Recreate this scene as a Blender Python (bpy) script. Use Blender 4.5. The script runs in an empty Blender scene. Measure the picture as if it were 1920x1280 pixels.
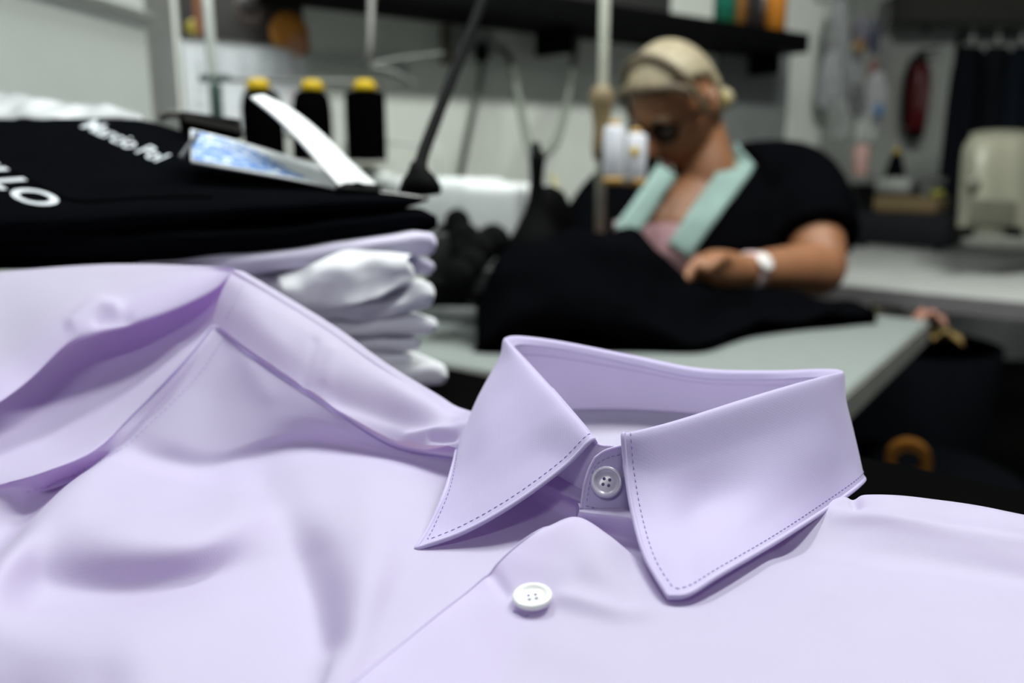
import bpy, bmesh, math, random
import numpy as np
from mathutils import Vector, Matrix, noise
from mathutils.bvhtree import BVHTree

random.seed(7)
SC = bpy.context.scene
COL = SC.collection

# ------------------------------------------------------------------ camera
CAMZ = 1.06
PITCH = math.radians(12.0)
F = 1600.0                                   # focal length in pixels of a 1920 wide frame
SP, CP = math.sin(PITCH), math.cos(PITCH)
cam_d = bpy.data.cameras.new('camera')
cam_d.lens = 30.0
cam_d.sensor_width = 36.0
cam_d.clip_start = 0.01
cam_d.dof.use_dof = True
cam_d.dof.focus_distance = 0.292
cam_d.dof.aperture_fstop = 6.0
cam_d.dof.aperture_blades = 9
cam = bpy.data.objects.new('camera', cam_d)
cam.location = (0, 0, CAMZ)
cam.rotation_euler = (math.radians(90) - PITCH, 0, 0)
COL.objects.link(cam)
SC.camera = cam

# ------------------------------------------------------------------ world, exposure, ceiling lamps' light
w = bpy.data.worlds.new('room_ambience')
w.use_nodes = True
w.node_tree.nodes['Background'].inputs[0].default_value = (0.80, 0.88, 1.0, 1)
w.node_tree.nodes['Background'].inputs[1].default_value = 0.06
SC.world = w
SC.view_settings.view_transform = 'Standard'
SC.view_settings.look = 'None'
SC.view_settings.gamma = 1.0
SC.view_settings.use_curve_mapping = False
SC.view_settings.exposure = 0.0

CEIL = 2.62
LAMPS = [  # x, y, rotation, watts, colour
    (-0.45, 1.15, 52, 29.0, (0.95, 0.995, 1.0)),
    (-0.30, -1.5, 52, 14.0, (0.95, 0.995, 1.0)),
    (0.80, 1.00, 52, 43.0, (0.96, 1.0, 0.96)),
]
for i, (lx, ly, rot, watt, colr) in enumerate(LAMPS):
    ld = bpy.data.lights.new('tube_light', 'AREA')
    ld.shape = 'RECTANGLE'; ld.size = 1.25; ld.size_y = 0.22
    ld.energy = watt; ld.color = colr
    lo = bpy.data.objects.new('tube_light', ld)
    lo.location = (lx, ly, CEIL - 0.115)
    lo.rotation_euler = (0, 0, math.radians(90 - rot))
    COL.objects.link(lo)


# ------------------------------------------------------------------ pixel -> place helpers
def ray(px, py):
    xc = (px - 960.0) / F; yc = (640.0 - py) / F
    return Vector((xc, yc * SP + CP, yc * CP - SP))
ORG = Vector((0, 0, CAMZ))
def P(px, py, d):
    return ORG + ray(px, py) * d
def PZ(px, py, z):                            # on the level z metres relative to the lens
    r = ray(px, py); return ORG + r * (z / r.z)
def PP(px, py, pt, n):
    r = ray(px, py); return ORG + r * ((pt - ORG).dot(n) / r.dot(n))
def pix(v):
    d = v - ORG
    dep = d.y * CP - d.z * SP
    return 960 + F * d.x / dep, 640 - F * (d.y * SP + d.z * CP) / dep

# ------------------------------------------------------------------ materials
MATS = {}
def mat(name, col, rough=0.6, metal=0.0, var=0.08, scale=30.0, bump=0.0, bscale=200.0, sheen=0.0, trans=0.0, tcol=None,
        emit=None, spec=0.5, alpha=1.0, sss=0.0, coat=0.0):
    if name in MATS: return MATS[name]
    m = bpy.data.materials.new(name); m.use_nodes = True
    nt = m.node_tree; b = nt.nodes['Principled BSDF']; out = nt.nodes['Material Output']
    tc = nt.nodes.new('ShaderNodeTexCoord')
    nz = nt.nodes.new('ShaderNodeTexNoise'); nz.inputs['Scale'].default_value = scale; nz.inputs['Detail'].default_value = 3
    nt.links.new(tc.outputs['Object'], nz.inputs['Vector'])
    rp = nt.nodes.new('ShaderNodeValToRGB')
    rp.color_ramp.elements[0].position = 0.3; rp.color_ramp.elements[1].position = 0.7
    rp.color_ramp.elements[0].color = [c * (1 - var) for c in col] + [1]
    rp.color_ramp.elements[1].color = [min(1, c * (1 + var)) for c in col] + [1]
    nt.links.new(nz.outputs['Fac'], rp.inputs['Fac'])
    nt.links.new(rp.outputs['Color'], b.inputs['Base Color'])
    b.inputs['Roughness'].default_value = rough
    b.inputs['Metallic'].default_value = metal
    b.inputs['Specular IOR Level'].default_value = spec
    b.inputs['Sheen Weight'].default_value = sheen
    b.inputs['Alpha'].default_value = alpha
    b.inputs['Coat Weight'].default_value = coat
    if sss:
        b.inputs['Subsurface Weight'].default_value = sss
        b.inputs['Subsurface Scale'].default_value = 0.01
        b.inputs['Subsurface Radius'].default_value = (1, .4, .25)
    if emit:
        b.inputs['Emission Color'].default_value = list(emit[:3]) + [1]
        b.inputs['Emission Strength'].default_value = emit[3]
    if bump:
        n2 = nt.nodes.new('ShaderNodeTexNoise'); n2.inputs['Scale'].default_value = bscale; n2.inputs['Detail'].default_value = 2
        nt.links.new(tc.outputs['Object'], n2.inputs['Vector'])
        bp = nt.nodes.new('ShaderNodeBump'); bp.inputs['Strength'].default_value = bump; bp.inputs['Distance'].default_value = 0.001
        nt.links.new(n2.outputs['Fac'], bp.inputs['Height'])
        nt.links.new(bp.outputs['Normal'], b.inputs['Normal'])
    if trans:
        tr = nt.nodes.new('ShaderNodeBsdfTranslucent'); tr.inputs['Color'].default_value = list(tcol or col) + [1]
        mx = nt.nodes.new('ShaderNodeMixShader'); mx.inputs[0].default_value = trans
        nt.links.new(b.outputs[0], mx.inputs[1]); nt.links.new(tr.outputs[0], mx.inputs[2])
        nt.links.new(mx.outputs[0], out.inputs['Surface'])
    MATS[name] = m
    return m

def fabric_mat(name, col, tcol, trans, weave=2600.0):
    m = mat(name, col, rough=0.58, var=0.012, scale=60, sheen=0.25, trans=trans, tcol=tcol, spec=0.5)
    nt = m.node_tree; b = nt.nodes['Principled BSDF']
    tc = nt.nodes['Texture Coordinate']
    bp = nt.nodes.new('ShaderNodeBump'); bp.inputs['Strength'].default_value = 0.05; bp.inputs['Distance'].default_value = 0.0002
    prev = None
    for d in ('X', 'Y'):
        wv = nt.nodes.new('ShaderNodeTexWave'); wv.bands_direction = d; wv.inputs['Scale'].default_value = weave / 6.28
        wv.inputs['Distortion'].default_value = 0.6; wv.inputs['Detail'].default_value = 1
        nt.links.new(tc.outputs['Object'], wv.inputs['Vector'])
        if prev is None: prev = wv
        else:
            ad = nt.nodes.new('ShaderNodeMath'); ad.operation = 'ADD'
            nt.links.new(prev.outputs['Fac'], ad.inputs[0]); nt.links.new(wv.outputs['Fac'], ad.inputs[1])
            nt.links.new(ad.outputs[0], bp.inputs['Height'])
    nt.links.new(bp.outputs['Normal'], b.inputs['Normal'])
    return m

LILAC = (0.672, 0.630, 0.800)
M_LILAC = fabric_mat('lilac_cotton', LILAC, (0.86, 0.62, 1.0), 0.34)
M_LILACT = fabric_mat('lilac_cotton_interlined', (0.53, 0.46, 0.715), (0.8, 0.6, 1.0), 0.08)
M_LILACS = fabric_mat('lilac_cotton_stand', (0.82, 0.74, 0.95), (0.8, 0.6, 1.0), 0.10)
M_THREAD = mat('lilac_thread', (0.26, 0.20, 0.50), 0.7)
M_PEARL = mat('pearl_button', (0.86, 0.87, 0.87), 0.18, spec=0.6, coat=0.4, var=0.03, scale=300)
M_PEARL2 = mat('smoky_button', (0.48, 0.44, 0.56), 0.25, spec=0.6, coat=0.3, var=0.05, scale=300)
M_WHITECLOTH = mat('white_cotton', (0.92, 0.93, 0.96), 0.85, sheen=0.05, var=0.02, trans=0.15, tcol=(.7, .66, .85))
M_PALELILAC = mat('pale_lilac_cotton', (0.72, 0.68, 0.86), 0.85, sheen=0.05, var=0.02, trans=0.12)
M_BLACKCLOTH = mat('black_cotton', (0.0028, 0.0032, 0.0042), 0.95, sheen=0.0, var=0.1, spec=0.0)
M_BLACKCLOTH2 = mat('black_wool', (0.0022, 0.0023, 0.003), 0.95, sheen=0.0, var=0.1, spec=0.0)
M_WHITEPRINT = mat('white_print', (0.62, 0.65, 0.70), 0.7)
M_BLACKPL = mat('black_plastic', (0.0035, 0.0035, 0.0038), 0.65, spec=0.03)
M_DARKGREY = mat('dark_grey_plastic', (0.035, 0.035, 0.04), 0.5)
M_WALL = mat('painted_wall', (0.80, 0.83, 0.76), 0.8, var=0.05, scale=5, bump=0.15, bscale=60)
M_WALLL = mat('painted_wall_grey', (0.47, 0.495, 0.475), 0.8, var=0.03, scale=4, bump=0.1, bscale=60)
M_TABLE = mat('laminate_grey_white', (0.235, 0.26, 0.25), 0.42, var=0.03, scale=40)
M_EDGE = mat('table_edge_band', (0.26, 0.26, 0.235), 0.5)
M_FLOOR = mat('floor_dark', (0.007, 0.0065, 0.006), 0.8, var=0.3, scale=8, spec=.05)
M_CREAM = mat('cream_enamel', (0.25, 0.245, 0.185), 0.4, var=0.04)
M_WHITEEN = mat('white_enamel', (0.66, 0.69, 0.68), 0.35, var=0.03)
M_STEEL = mat('brushed_steel', (0.55, 0.55, 0.53), 0.35, metal=0.9)
M_GREYPAINT = mat('grey_paint', (0.42, 0.45, 0.42), 0.5)
M_SKIN = mat('skin', (0.255, 0.108, 0.048), 0.55, var=0.08, scale=25, sss=0.12)
M_HAIR = mat('blonde_hair', (0.30, 0.25, 0.16), 0.55, var=0.25, scale=60)
M_HAIRD = mat('dark_blonde_hair', (0.115, 0.085, 0.05), 0.6, var=0.3, scale=60)
M_YELLOW = mat('yellow_plastic', (0.50, 0.34, 0.004), 0.5, spec=.2)
M_YGREEN = mat('yellow_green_plastic', (0.50, 0.52, 0.06), 0.4)
M_MINT = mat('mint_webbing', (0.25, 0.36, 0.33), 0.8)
M_PINK = mat('dusty_pink_cloth', (0.42, 0.24, 0.26), 0.85)
M_NAVY = mat('navy_upholstery', (0.010, 0.012, 0.025), 0.8)
M_WOOD = mat('brown_wood', (0.30, 0.17, 0.06), 0.5, var=0.2, scale=20)
M_CARD = mat('cardboard', (0.12, 0.082, 0.035), 0.8)

# ------------------------------------------------------------------ mesh helpers
def mesh_obj(name, verts, faces, m, parent=None, smooth=True, solid=0.0, offset=-1.0, sub=0):
    me = bpy.data.meshes.new(name)
    me.from_pydata([tuple(v) for v in verts], [], faces)
    me.update()
    if smooth:
        for p in me.polygons: p.use_smooth = True
    if m: me.materials.append(m)
    o = bpy.data.objects.new(name, me); COL.objects.link(o)
    if parent: o.parent = parent
    if solid:
        s = o.modifiers.new('thickness', 'SOLIDIFY'); s.thickness = solid; s.offset = offset
    if sub:
        s = o.modifiers.new('smooth', 'SUBSURF'); s.levels = sub; s.render_levels = sub
    return o

def bm_obj(name, bm, m, parent=None, smooth=True):
    me = bpy.data.meshes.new(name); bm.to_mesh(me); bm.free()
    if smooth:
        for p in me.polygons: p.use_smooth = True
    me.materials.append(m)
    o = bpy.data.objects.new(name, me); COL.objects.link(o)
    if parent: o.parent = parent
    return o

def tag(o, label, cat, group=None, kind=None):
    if label: o['label'] = label
    if cat: o['category'] = cat
    if group: o['group'] = group
    if kind: o['kind'] = kind
    return o

def thing(name, label, cat, loc=(0, 0, 0), group=None):
    o = bpy.data.objects.new(name, None); COL.objects.link(o)
    o.empty_display_size = 0.02
    o.location = loc
    return tag(o, label, cat, group)

def struct(o):
    o['kind'] = 'structure'; return o

def own(o, root):                             # make o (built in world space) a part of root
    o.parent = root
    o.matrix_parent_inverse = Matrix.Translation(root.location).inverted()
    return o

def cr_basis(n_ctrl, n_out):
    M = np.zeros((n_out, n_ctrl))
    for k in range(n_out):
        t = k / (n_out - 1) * (n_ctrl - 1)
        i = min(int(t), n_ctrl - 2); f = t - i
        wts = [-.5 * f + f * f - .5 * f ** 3, 1 - 2.5 * f * f + 1.5 * f ** 3, .5 * f + 2 * f * f - 1.5 * f ** 3, -.5 * f * f + .5 * f ** 3]
        for j, wt in zip((i - 1, i, i + 1, i + 2), wts):
            if j < 0: M[k, 0] += 2 * wt; M[k, 1] -= wt
            elif j >= n_ctrl: M[k, n_ctrl - 1] += 2 * wt; M[k, n_ctrl - 2] -= wt
            else: M[k, j] += wt
    return M

def spline_grid(ctrl, nr, nc):                # ctrl[row][col] of Vector -> nr x nc x 3
    A = np.array([[tuple(p) for p in row] for row in ctrl], float)
    R = cr_basis(A.shape[0], nr); Cc = cr_basis(A.shape[1], nc)
    return np.einsum('ai,ijk,bj->abk', R, A, Cc)

def spline(pts, n):
    A = np.array([tuple(p) for p in pts], float)
    return cr_basis(len(A), n) @ A

def grid_faces(nr, nc, flip=False):
    f = []
    for i in range(nr - 1):
        for j in range(nc - 1):
            q = (i * nc + j, i * nc + j + 1, (i + 1) * nc + j + 1, (i + 1) * nc + j)
            f.append(q[::-1] if flip else q)
    return f

def add_folds(G, folds):
    """cloth folds: ridges (amp > 0) or valleys along lines, as height on the cloth"""
    sh = G.shape; V = G.reshape(-1, 3)
    d = V - np.array(tuple(ORG)); dep = d[:, 1] * CP - d[:, 2] * SP
    px = 960 + F * d[:, 0] / dep; py = 640 - F * (d[:, 1] * SP + d[:, 2] * CP) / dep
    for line, wid, amp in folds:
        best = np.full(len(V), 1e9)
        L = spline([(a, b, 0) for a, b in line], max(8, 6 * len(line)))[:, :2]
        for (ax, ay), (bx, by) in zip(L[:-1], L[1:]):
            dx, dy = bx - ax, by - ay; ll = dx * dx + dy * dy + 1e-9
            t = np.clip(((px - ax) * dx + (py - ay) * dy) / ll, 0, 1)
            best = np.minimum(best, np.hypot(px - ax - t * dx, py - ay - t * dy))
        V[:, 2] += amp * np.exp(-(best / wid) ** 2)
    return V.reshape(sh)

def ripple(G, amp, scale, seed=0.0):
    sh = G.shape; V = G.reshape(-1, 3)
    for i in range(len(V)):
        V[i, 2] += amp * noise.noise(Vector((V[i, 0] * scale + seed, V[i, 1] * scale, V[i, 2] * scale * .3)))
    return V.reshape(sh)

def grid_obj(name, G, m, parent=None, flip=False, solid=0.0, offset=0.0):
    nr, nc = G.shape[:2]
    return mesh_obj(name, G.reshape(-1, 3), grid_faces(nr, nc, flip), m, parent, True, solid, offset)

def grid_bvh(G):
    nr, nc = G.shape[:2]
    return BVHTree.FromPolygons([Vector(v) for v in G.reshape(-1, 3)], grid_faces(nr, nc))

def obj_bvh(o):
    dg = bpy.context.evaluated_depsgraph_get()
    e = o.evaluated_get(dg); me = e.to_mesh()
    t = BVHTree.FromPolygons([o.matrix_world @ v.co for v in me.vertices], [tuple(p.vertices) for p in me.polygons])
    e.to_mesh_clear(); return t

def cast(bvh, px, py, off=0.0):
    r = ray(px, py).normalized()
    h = bvh.ray_cast(ORG, r)
    if h[0] is None: return None
    n = h[1] if h[1].dot(r) < 0 else -h[1]
    return h[0] + n * off

def tube_verts(path, rad, n=10, cap=True):
    pts = [Vector(p) for p in path]; k = len(pts)
    rads = rad if isinstance(rad, (list, tuple, np.ndarray)) else [rad] * k
    vs, fs = [], []
    t0 = (pts[1] - pts[0]).normalized()
    up = Vector((0, 0, 1)) if abs(t0.z) < .9 else Vector((1, 0, 0))
    a = t0.cross(up).normalized()
    for i, p in enumerate(pts):
        t = (pts[min(i + 1, k - 1)] - pts[max(i - 1, 0)]).normalized()
        a = (a - t * a.dot(t)).normalized(); b = t.cross(a)
        for j in range(n):
            an = 2 * math.pi * j / n
            vs.append(p + (a * math.cos(an) + b * math.sin(an)) * rads[i])
    for i in range(k - 1):
        for j in range(n):
            fs.append((i * n + j, i * n + (j + 1) % n, (i + 1) * n + (j + 1) % n, (i + 1) * n + j))
    if cap:
        fs.append(tuple(range(n))[::-1]); fs.append(tuple(range((k - 1) * n, k * n)))
    return vs, fs

def tube(name, path, rad, m, parent=None, n=10, samples=None):
    if samples:
        path = spline(path, samples)
        if isinstance(rad, (list, tuple)):
            rad = [float(x) for x in (cr_basis(len(rad), samples) @ np.array(rad))]
    v, f = tube_verts(path, rad, n)
    return mesh_obj(name, v, f, m, parent)

def box_verts(c, ax, ay, az):                 # centre and three half vectors
    c = Vector(c)
    v = [c + ax * sx + ay * sy + az * sz for sx in (-1, 1) for sy in (-1, 1) for sz in (-1, 1)]
    f = [(0, 1, 3, 2), (4, 6, 7, 5), (0, 4, 5, 1), (2, 3, 7, 6), (0, 2, 6, 4), (1, 5, 7, 3)]
    return v, f

def box(name, c, ax, ay, az, m, parent=None, bevel=0.0):
    v, f = box_verts(c, Vector(ax), Vector(ay), Vector(az))
    bm = bmesh.new()
    bv = [bm.verts.new(x) for x in v]
    for q in f: bm.faces.new([bv[i] for i in q])
    bmesh.ops.recalc_face_normals(bm, faces=bm.faces[:])
    if bevel:
        bmesh.ops.bevel(bm, geom=bm.edges[:], offset=bevel, segments=3, affect='EDGES', profile=.5)
    return bm_obj(name, bm, m, parent, smooth=bool(bevel))

def lathe(name, prof, base, axis, m, parent=None, n=28):
    base = Vector(base); ax = Vector(axis).normalized()
    a = ax.orthogonal().normalized(); b = ax.cross(a)
    vs, fs = [], []
    for r, h in prof:
        for j in range(n):
            t = 2 * math.pi * j / n
            vs.append(base + ax * h + (a * math.cos(t) + b * math.sin(t)) * max(r, 1e-5))
    for i in range(len(prof) - 1):
        for j in range(n):
            fs.append((i * n + j, i * n + (j + 1) % n, (i + 1) * n + (j + 1) % n, (i + 1) * n + j))
    fs.append(tuple(range(n))[::-1]); fs.append(tuple(range((len(prof) - 1) * n, len(prof) * n)))
    o = mesh_obj(name, vs, fs, m, parent)
    return o

# room axes: the back wall runs away to the right
WU = Vector((0.788, 0.616, 0)); WN = Vector((0.616, -0.788, 0)); UP = Vector((0, 0, 1))
WP0 = P(345, 300, 1.77); WP0.z = 0
def W(px, py, off=0.0):                       # a point on the back wall, off metres in front of it
    return PP(px, py, WP0 + WN * off, WN)
TU = Vector((0.575, 0.818, 0)); TV = Vector((-0.818, 0.575, 0))   # sewing table axes
TZ = CAMZ - 0.28
def T(px, py): return PZ(px, py, -0.28)

# ================================================================== THE SETTING
def quad_wall(name, a, b, z0, z1, m, thick=0.08, back=None):
    a = Vector((a[0], a[1], 0)); b = Vector((b[0], b[1], 0))
    u = (b - a); n = Vector((u.y, -u.x, 0)).normalized()
    if back is not None and n.dot(back) < 0: n = -n
    c = (a + b) / 2 + n * thick / 2; c.z = (z0 + z1) / 2
    return struct(box(name, c, u / 2, n * thick / 2, UP * (z1 - z0) / 2, m))

floor = struct(box('floor', (0.8, 1.6, -0.05), (3.4, 0, 0), (0, 3.6, 0), (0, 0, 0.05), M_FLOOR))
ceil = struct(box('ceiling', (0.8, 1.6, CEIL + 0.05), (3.4, 0, 0), (0, 3.6, 0), (0, 0, 0.05), M_WALL))
wall_end = W(1541, 300); wall_end.z = 0
quad_wall('wall_back', WP0 - WU * 0.2, wall_end, 0, CEIL, M_WALL, 0.1, back=-WN)
LW_D = Vector((0.12, 0.993, 0))
LW1 = P(294, 300, 1.5); LW1.z = 0
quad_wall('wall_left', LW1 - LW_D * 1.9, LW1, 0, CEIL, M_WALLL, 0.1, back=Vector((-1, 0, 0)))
# the return between the two
ret = quad_wall('wall_return', LW1, WP0, 0, CEIL, mat('return_shade_grey', (.20, .205, .195), .7), 0.06, back=Vector((-1, 0.3, 0)))  # dark grey puts the shade of this side face into its colour
# far wall and the side wall at the right
FW = P(1720, 180, 4.25)
quad_wall('wall_far', (wall_end.x - 0.4, FW.y + 0.10), (3.4, FW.y + 0.10), 0, CEIL, M_WALL, 0.1, back=Vector((0, 1, 0)))
quad_wall('wall_jog', wall_end, (wall_end.x - 0.15, FW.y + 0.1), 0, CEIL, M_WALL, 0.06, back=Vector((-1, 0, 0)))
# duct on the left wall
dz = CAMZ + 0.236
ca = LW1 - LW_D * 1.2 + Vector((0.012, 0, dz)); cb = LW1 + Vector((0.012, 0, dz))
struct(box('trim_1', (ca + cb) / 2, (cb - ca) / 2, Vector((0.006, 0, 0)), UP * 0.007, mat('duct_grey', (.20, .205, .19), .6), bevel=.003))
# duct on the back wall
da = W(572, 118, 0.012); db = W(760, 122, 0.012); db.z = da.z
struct(box('trim_2', (da + db) / 2, (db - da) / 2, WN * 0.012, UP * 0.014, M_GREYPAINT, bevel=.003))
# grey boarding below the shelf
ga, gb = W(1348, 200, 0.02), W(1466, 200, 0.02)
gt, gl = W(1400, 60, 0.02).z, W(1400, 330, 0.02).z
struct(box('trim_3', (ga + gb) / 2 * 1.0 + UP * ((gt + gl) / 2 - (ga.z + gb.z) / 2), (gb - ga) / 2, WN * 0.02, UP * (gt - gl) / 2,
           mat('grey_board', (0.22, 0.235, 0.23), 0.6)))

# fluorescent fixtures on the ceiling
for i, (lx, ly, rot, watt, colr) in enumerate(LAMPS):
    a = math.radians(90 - rot); ux = Vector((math.cos(a), math.sin(a), 0)); uy = Vector((-math.sin(a), math.cos(a), 0))
    root = thing('ceiling_lamp', ['fluorescent ceiling lamp above the stack of clothes', 'fluorescent ceiling lamp behind the camera', 'fluorescent ceiling lamp above the near side of the sewing table'][i], 'lamp',
                 (lx, ly, CEIL), 'fluorescent ceiling lamps')
    own(box('housing', (lx, ly, CEIL - 0.03), ux * 0.65, uy * 0.13, UP * 0.03, M_WHITEEN), root)
    for s in (-1, 1):
        c = Vector((lx, ly, CEIL - 0.08)) + uy * 0.06 * s
        own(tube('tube', [c - ux * .6, c + ux * .6], 0.013, mat('tube_glass', (.9, .9, .9), .3, emit=(1, 1, 1, 2.0)), None, 12), root)

# ------------------------------------------------------------------ cutting table under the shirt
CT = -0.150                                    # its top, below the lens
root = thing('cutting_table', 'large cutting table under the lilac shirt and folded clothes', 'table', (0, .4, 0))
m_ct = mat('cutting_board_top', (0.0022, 0.0022, 0.0022), 0.9, spec=0)
E1 = Vector((.77, -.64, 0)); E2 = Vector((.64, .77, 0))
def ct(a, b, z): return E1 * a + E2 * b + UP * z
own(box('table_top', ct(-.25, .17, CAMZ + CT - 0.015), E1 * .60, E2 * .27, UP * 0.015, m_ct, bevel=.003), root)
for sa in (-.80, .30):
    for sb in (-.05, .39):
        zt = CAMZ + CT - 0.03
        own(box('leg', ct(sa, sb, zt / 2), E1 * .025, E2 * .025, UP * zt / 2, M_DARKGREY), root)

# ================================================================== THE LILAC SHIRT
shirt = thing('dress_shirt', 'lilac cotton dress shirt with pointed collar laid out in the foreground', 'shirt', (0.02, 0.33, CAMZ + CT))
def Z(row): return [PZ(*p) for p in row]
def D(row): return [P(*p) for p in row]

# left front panel: rows run from the armhole seam to under the placket
LFc = [   # columns from the armhole seam to under the placket
    Z([(400, 610, -.0800), (330, 690, -.095), (250, 775, -.1113), (195, 828, -.1190), (165, 850, -.1215), (90, 880, -.127), (0, 908, -.130), (-60, 922, -.131), (-160, 950, -.132), (-280, 990, -.134)]),
    Z([(407, 616, -.0811), (341, 699, -.0975), (266, 784, -.1135), (215, 838, -.1225), (188, 862, -.1270), (112, 917, -.137), (22, 1006, -.1435), (-50, 1072, -.1465), (-130, 1160, -.148), (-230, 1270, -.148)]),
    Z([(415, 622, -.0821), (352, 708, -.0998), (282, 792, -.1155), (235, 845, -.1240), (195, 866, -.1218), (120, 925, -.1175), (30, 1020, -.1165), (-40, 1090, -.119), (-120, 1180, -.125), (-220, 1290, -.133)]),
    Z([(438, 640, -.0855), (385, 735, -.1045), (330, 822, -.1197), (295, 868, -.1275), (262, 893, -.1250), (190, 985, -.1155), (95, 1105, -.1275), (50, 1170, -.1225), (0, 1240, -.1245), (-60, 1360, -.132)]),
    Z([(480, 670, -.0901), (440, 760, -.1083), (410, 840, -.1228), (395, 885, -.1298), (385, 925, -.1262), (365, 1005, -.1175), (325, 1105, -.1285), (285, 1175, -.1220), (240, 1260, -.1220), (180, 1390, -.127)]),
    Z([(600, 747, -.1033), (585, 780, -.1098), (570, 808, -.1162), (560, 838, -.1230), (548, 875, -.1235), (520, 950, -.1205), (545, 1045, -.1275), (565, 1140, -.1300), (565, 1260, -.1300), (500, 1400, -.127)]),
    Z([(740, 830, -.1185), (735, 838, -.121), (728, 846, -.123), (722, 858, -.1245), (712, 885, -.1215), (690, 960, -.1190), (675, 1040, -.1190), (660, 1130, -.1205), (630, 1250, -.1235), (560, 1400, -.127)]),
    Z([(860, 853, -.1165), (857, 866, -.121), (853, 880, -.1235), (848, 895, -.1245), (838, 925, -.1215), (812, 990, -.1220), (770, 1065, -.1225), (735, 1155, -.124), (690, 1280, -.126), (620, 1430, -.127)]),
    Z([(960, 878, -.117), (957, 892, -.120), (953, 908, -.122), (948, 925, -.123), (940, 950, -.1235), (915, 1010, -.1235), (865, 1100, -.124), (815, 1195, -.1255), (750, 1320, -.126), (690, 1480, -.127)]),
    Z([(1060, 922, -.1145), (1056, 935, -.119), (1050, 950, -.1215), (1044, 965, -.1235), (1034, 990, -.1245), (1005, 1050, -.123), (945, 1140, -.1245), (880, 1240, -.1255), (810, 1365, -.126), (740, 1520, -.127)]),
    Z([(1135, 960, -.1155), (1130, 972, -.121), (1125, 988, -.125), (1118, 1005, -.127), (1108, 1030, -.128), (1080, 1085, -.127), (1010, 1175, -.1245), (940, 1280, -.1255), (870, 1400, -.126), (800, 1560, -.127)]),
]
LF = [[c[i] for c in LFc] for i in range(10)]
LF.insert(0, [c[0] + (Vector((0, .004, -.005)) if i < 7 else Vector((.006, .016, .001))) for i, c in enumerate(LFc)])
def beyond(rows, k, zmin):                     # let the cloth run on past its last row
    out = []
    for a, b in zip(rows[-2], rows[-1]):
        q = b + (b - a) * k; q.z = min(max(q.z, zmin), b.z); out.append(q)
    return rows + [out]
def wider(rows, k, zmin, left=False):
    out = []
    for r_ in rows:
        a, b = (r_[1], r_[0]) if left else (r_[-2], r_[-1])
        q = b + (b - a) * k; q.z = min(max(q.z, zmin), b.z)
        out.append([q] + list(r_) if left else list(r_) + [q])
    return out
LF = beyond(LF, 2.2, CAMZ - .146)
G = spline_grid(LF, 160, 150)
G = add_folds(G, [
    ([(500, 905), (555, 1000), (590, 1090), (615, 1180)], 44, -.0036),
    ([(690, 940), (715, 1020), (710, 1090)], 45, .0014),
    ([(440, 610), (470, 690), (500, 740)], 22, .0012),
    ([(180, 1280), (60, 1300)], 60, -.003),
])
G = ripple(G, .0005, 45, 3.1)
LF_G = G
inner = [[p + Vector((.002, .010, -.008)) for p in r_] for r_ in LF[1:6]]
own(grid_obj('shoulder_bounce_sheet', spline_grid(inner, 40, 80), M_LILAC, None), shirt)  # unseen sheet added behind the front panel to bounce lilac light back
left_front = own(grid_obj('left_front', G, M_LILAC, None), shirt)
bvh_lf = grid_bvh(G)

# the shirt's back lies underneath on the table
bkp = []
for i in range(12):
    row = []
    for j in range(16):
        X = -.30 + .56 * j / 15
        ymax = .36 if X < 0 else max(.275, .36 - X * .9)
        Y = .115 + (ymax - .115) * i / 11
        row.append((X, Y, CAMZ - .1480 + .0008 * math.sin(X * 40) * math.cos(Y * 33)))
    bkp.append(row)
own(grid_obj('back', np.array(bkp), M_LILAC, None), shirt)

# yoke over the left shoulder, up to the fold at the top and down behind it
seam = [(400, 610, .422), (480, 671, .398), (600, 749, .378), (740, 832, .3635), (860, 852, .343), (960, 876, .333), (1040, 905, .325)]
ridge = [(440, 506, .436), (525, 556, .423), (615, 612, .409), (705, 677, .394), (800, 735, .381), (885, 777, .366), (980, 800, .358)]
rows = []
lift = Vector((0, -.0006, .0022))
rows.append([P(*p) + lift * .9 for p in seam])
for t in (0.3, 0.62, 0.88):
    row = []
    for s, r_ in zip(seam, ridge):
        a, b = P(*s) + lift, P(*r_)
        bulge = .0035 * math.sin(t * math.pi)
        row.append(a.lerp(b, t) + Vector((0, -.2, .98)) * bulge)
    rows.append(row)
rows.append([P(*p) for p in ridge])
rows.append([P(*p) + Vector((.004, .014, -.006)) for p in ridge])
rows.append([P(*p) + Vector((.006, .030, -.030)) for p in ridge])
rows.append([Vector((P(*p).x + .01, P(*p).y + .035, CAMZ + CT + .002)) for p in ridge])
G = spline_grid(rows, 110, 120)
G = add_folds(G, [
    ([(770, 825), (830, 805), (880, 800)], 16, .0026),
    ([(800, 845), (850, 838), (870, 825)], 9, .0014),
    ([(810, 822), (850, 822)], 8, -.0022),
    ([(640, 740), (760, 778), (840, 780)], 26, -.0030),
    ([(590, 640), (575, 690), (570, 720)], 10, -.0012),
    ([(625, 660), (610, 710)], 12, .0012),
    ([(470, 590), (520, 650)], 30, .0012),
])
yoke = own(grid_obj('yoke', G, M_LILAC, None), shirt)
bvh_yoke = grid_bvh(G)

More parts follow.
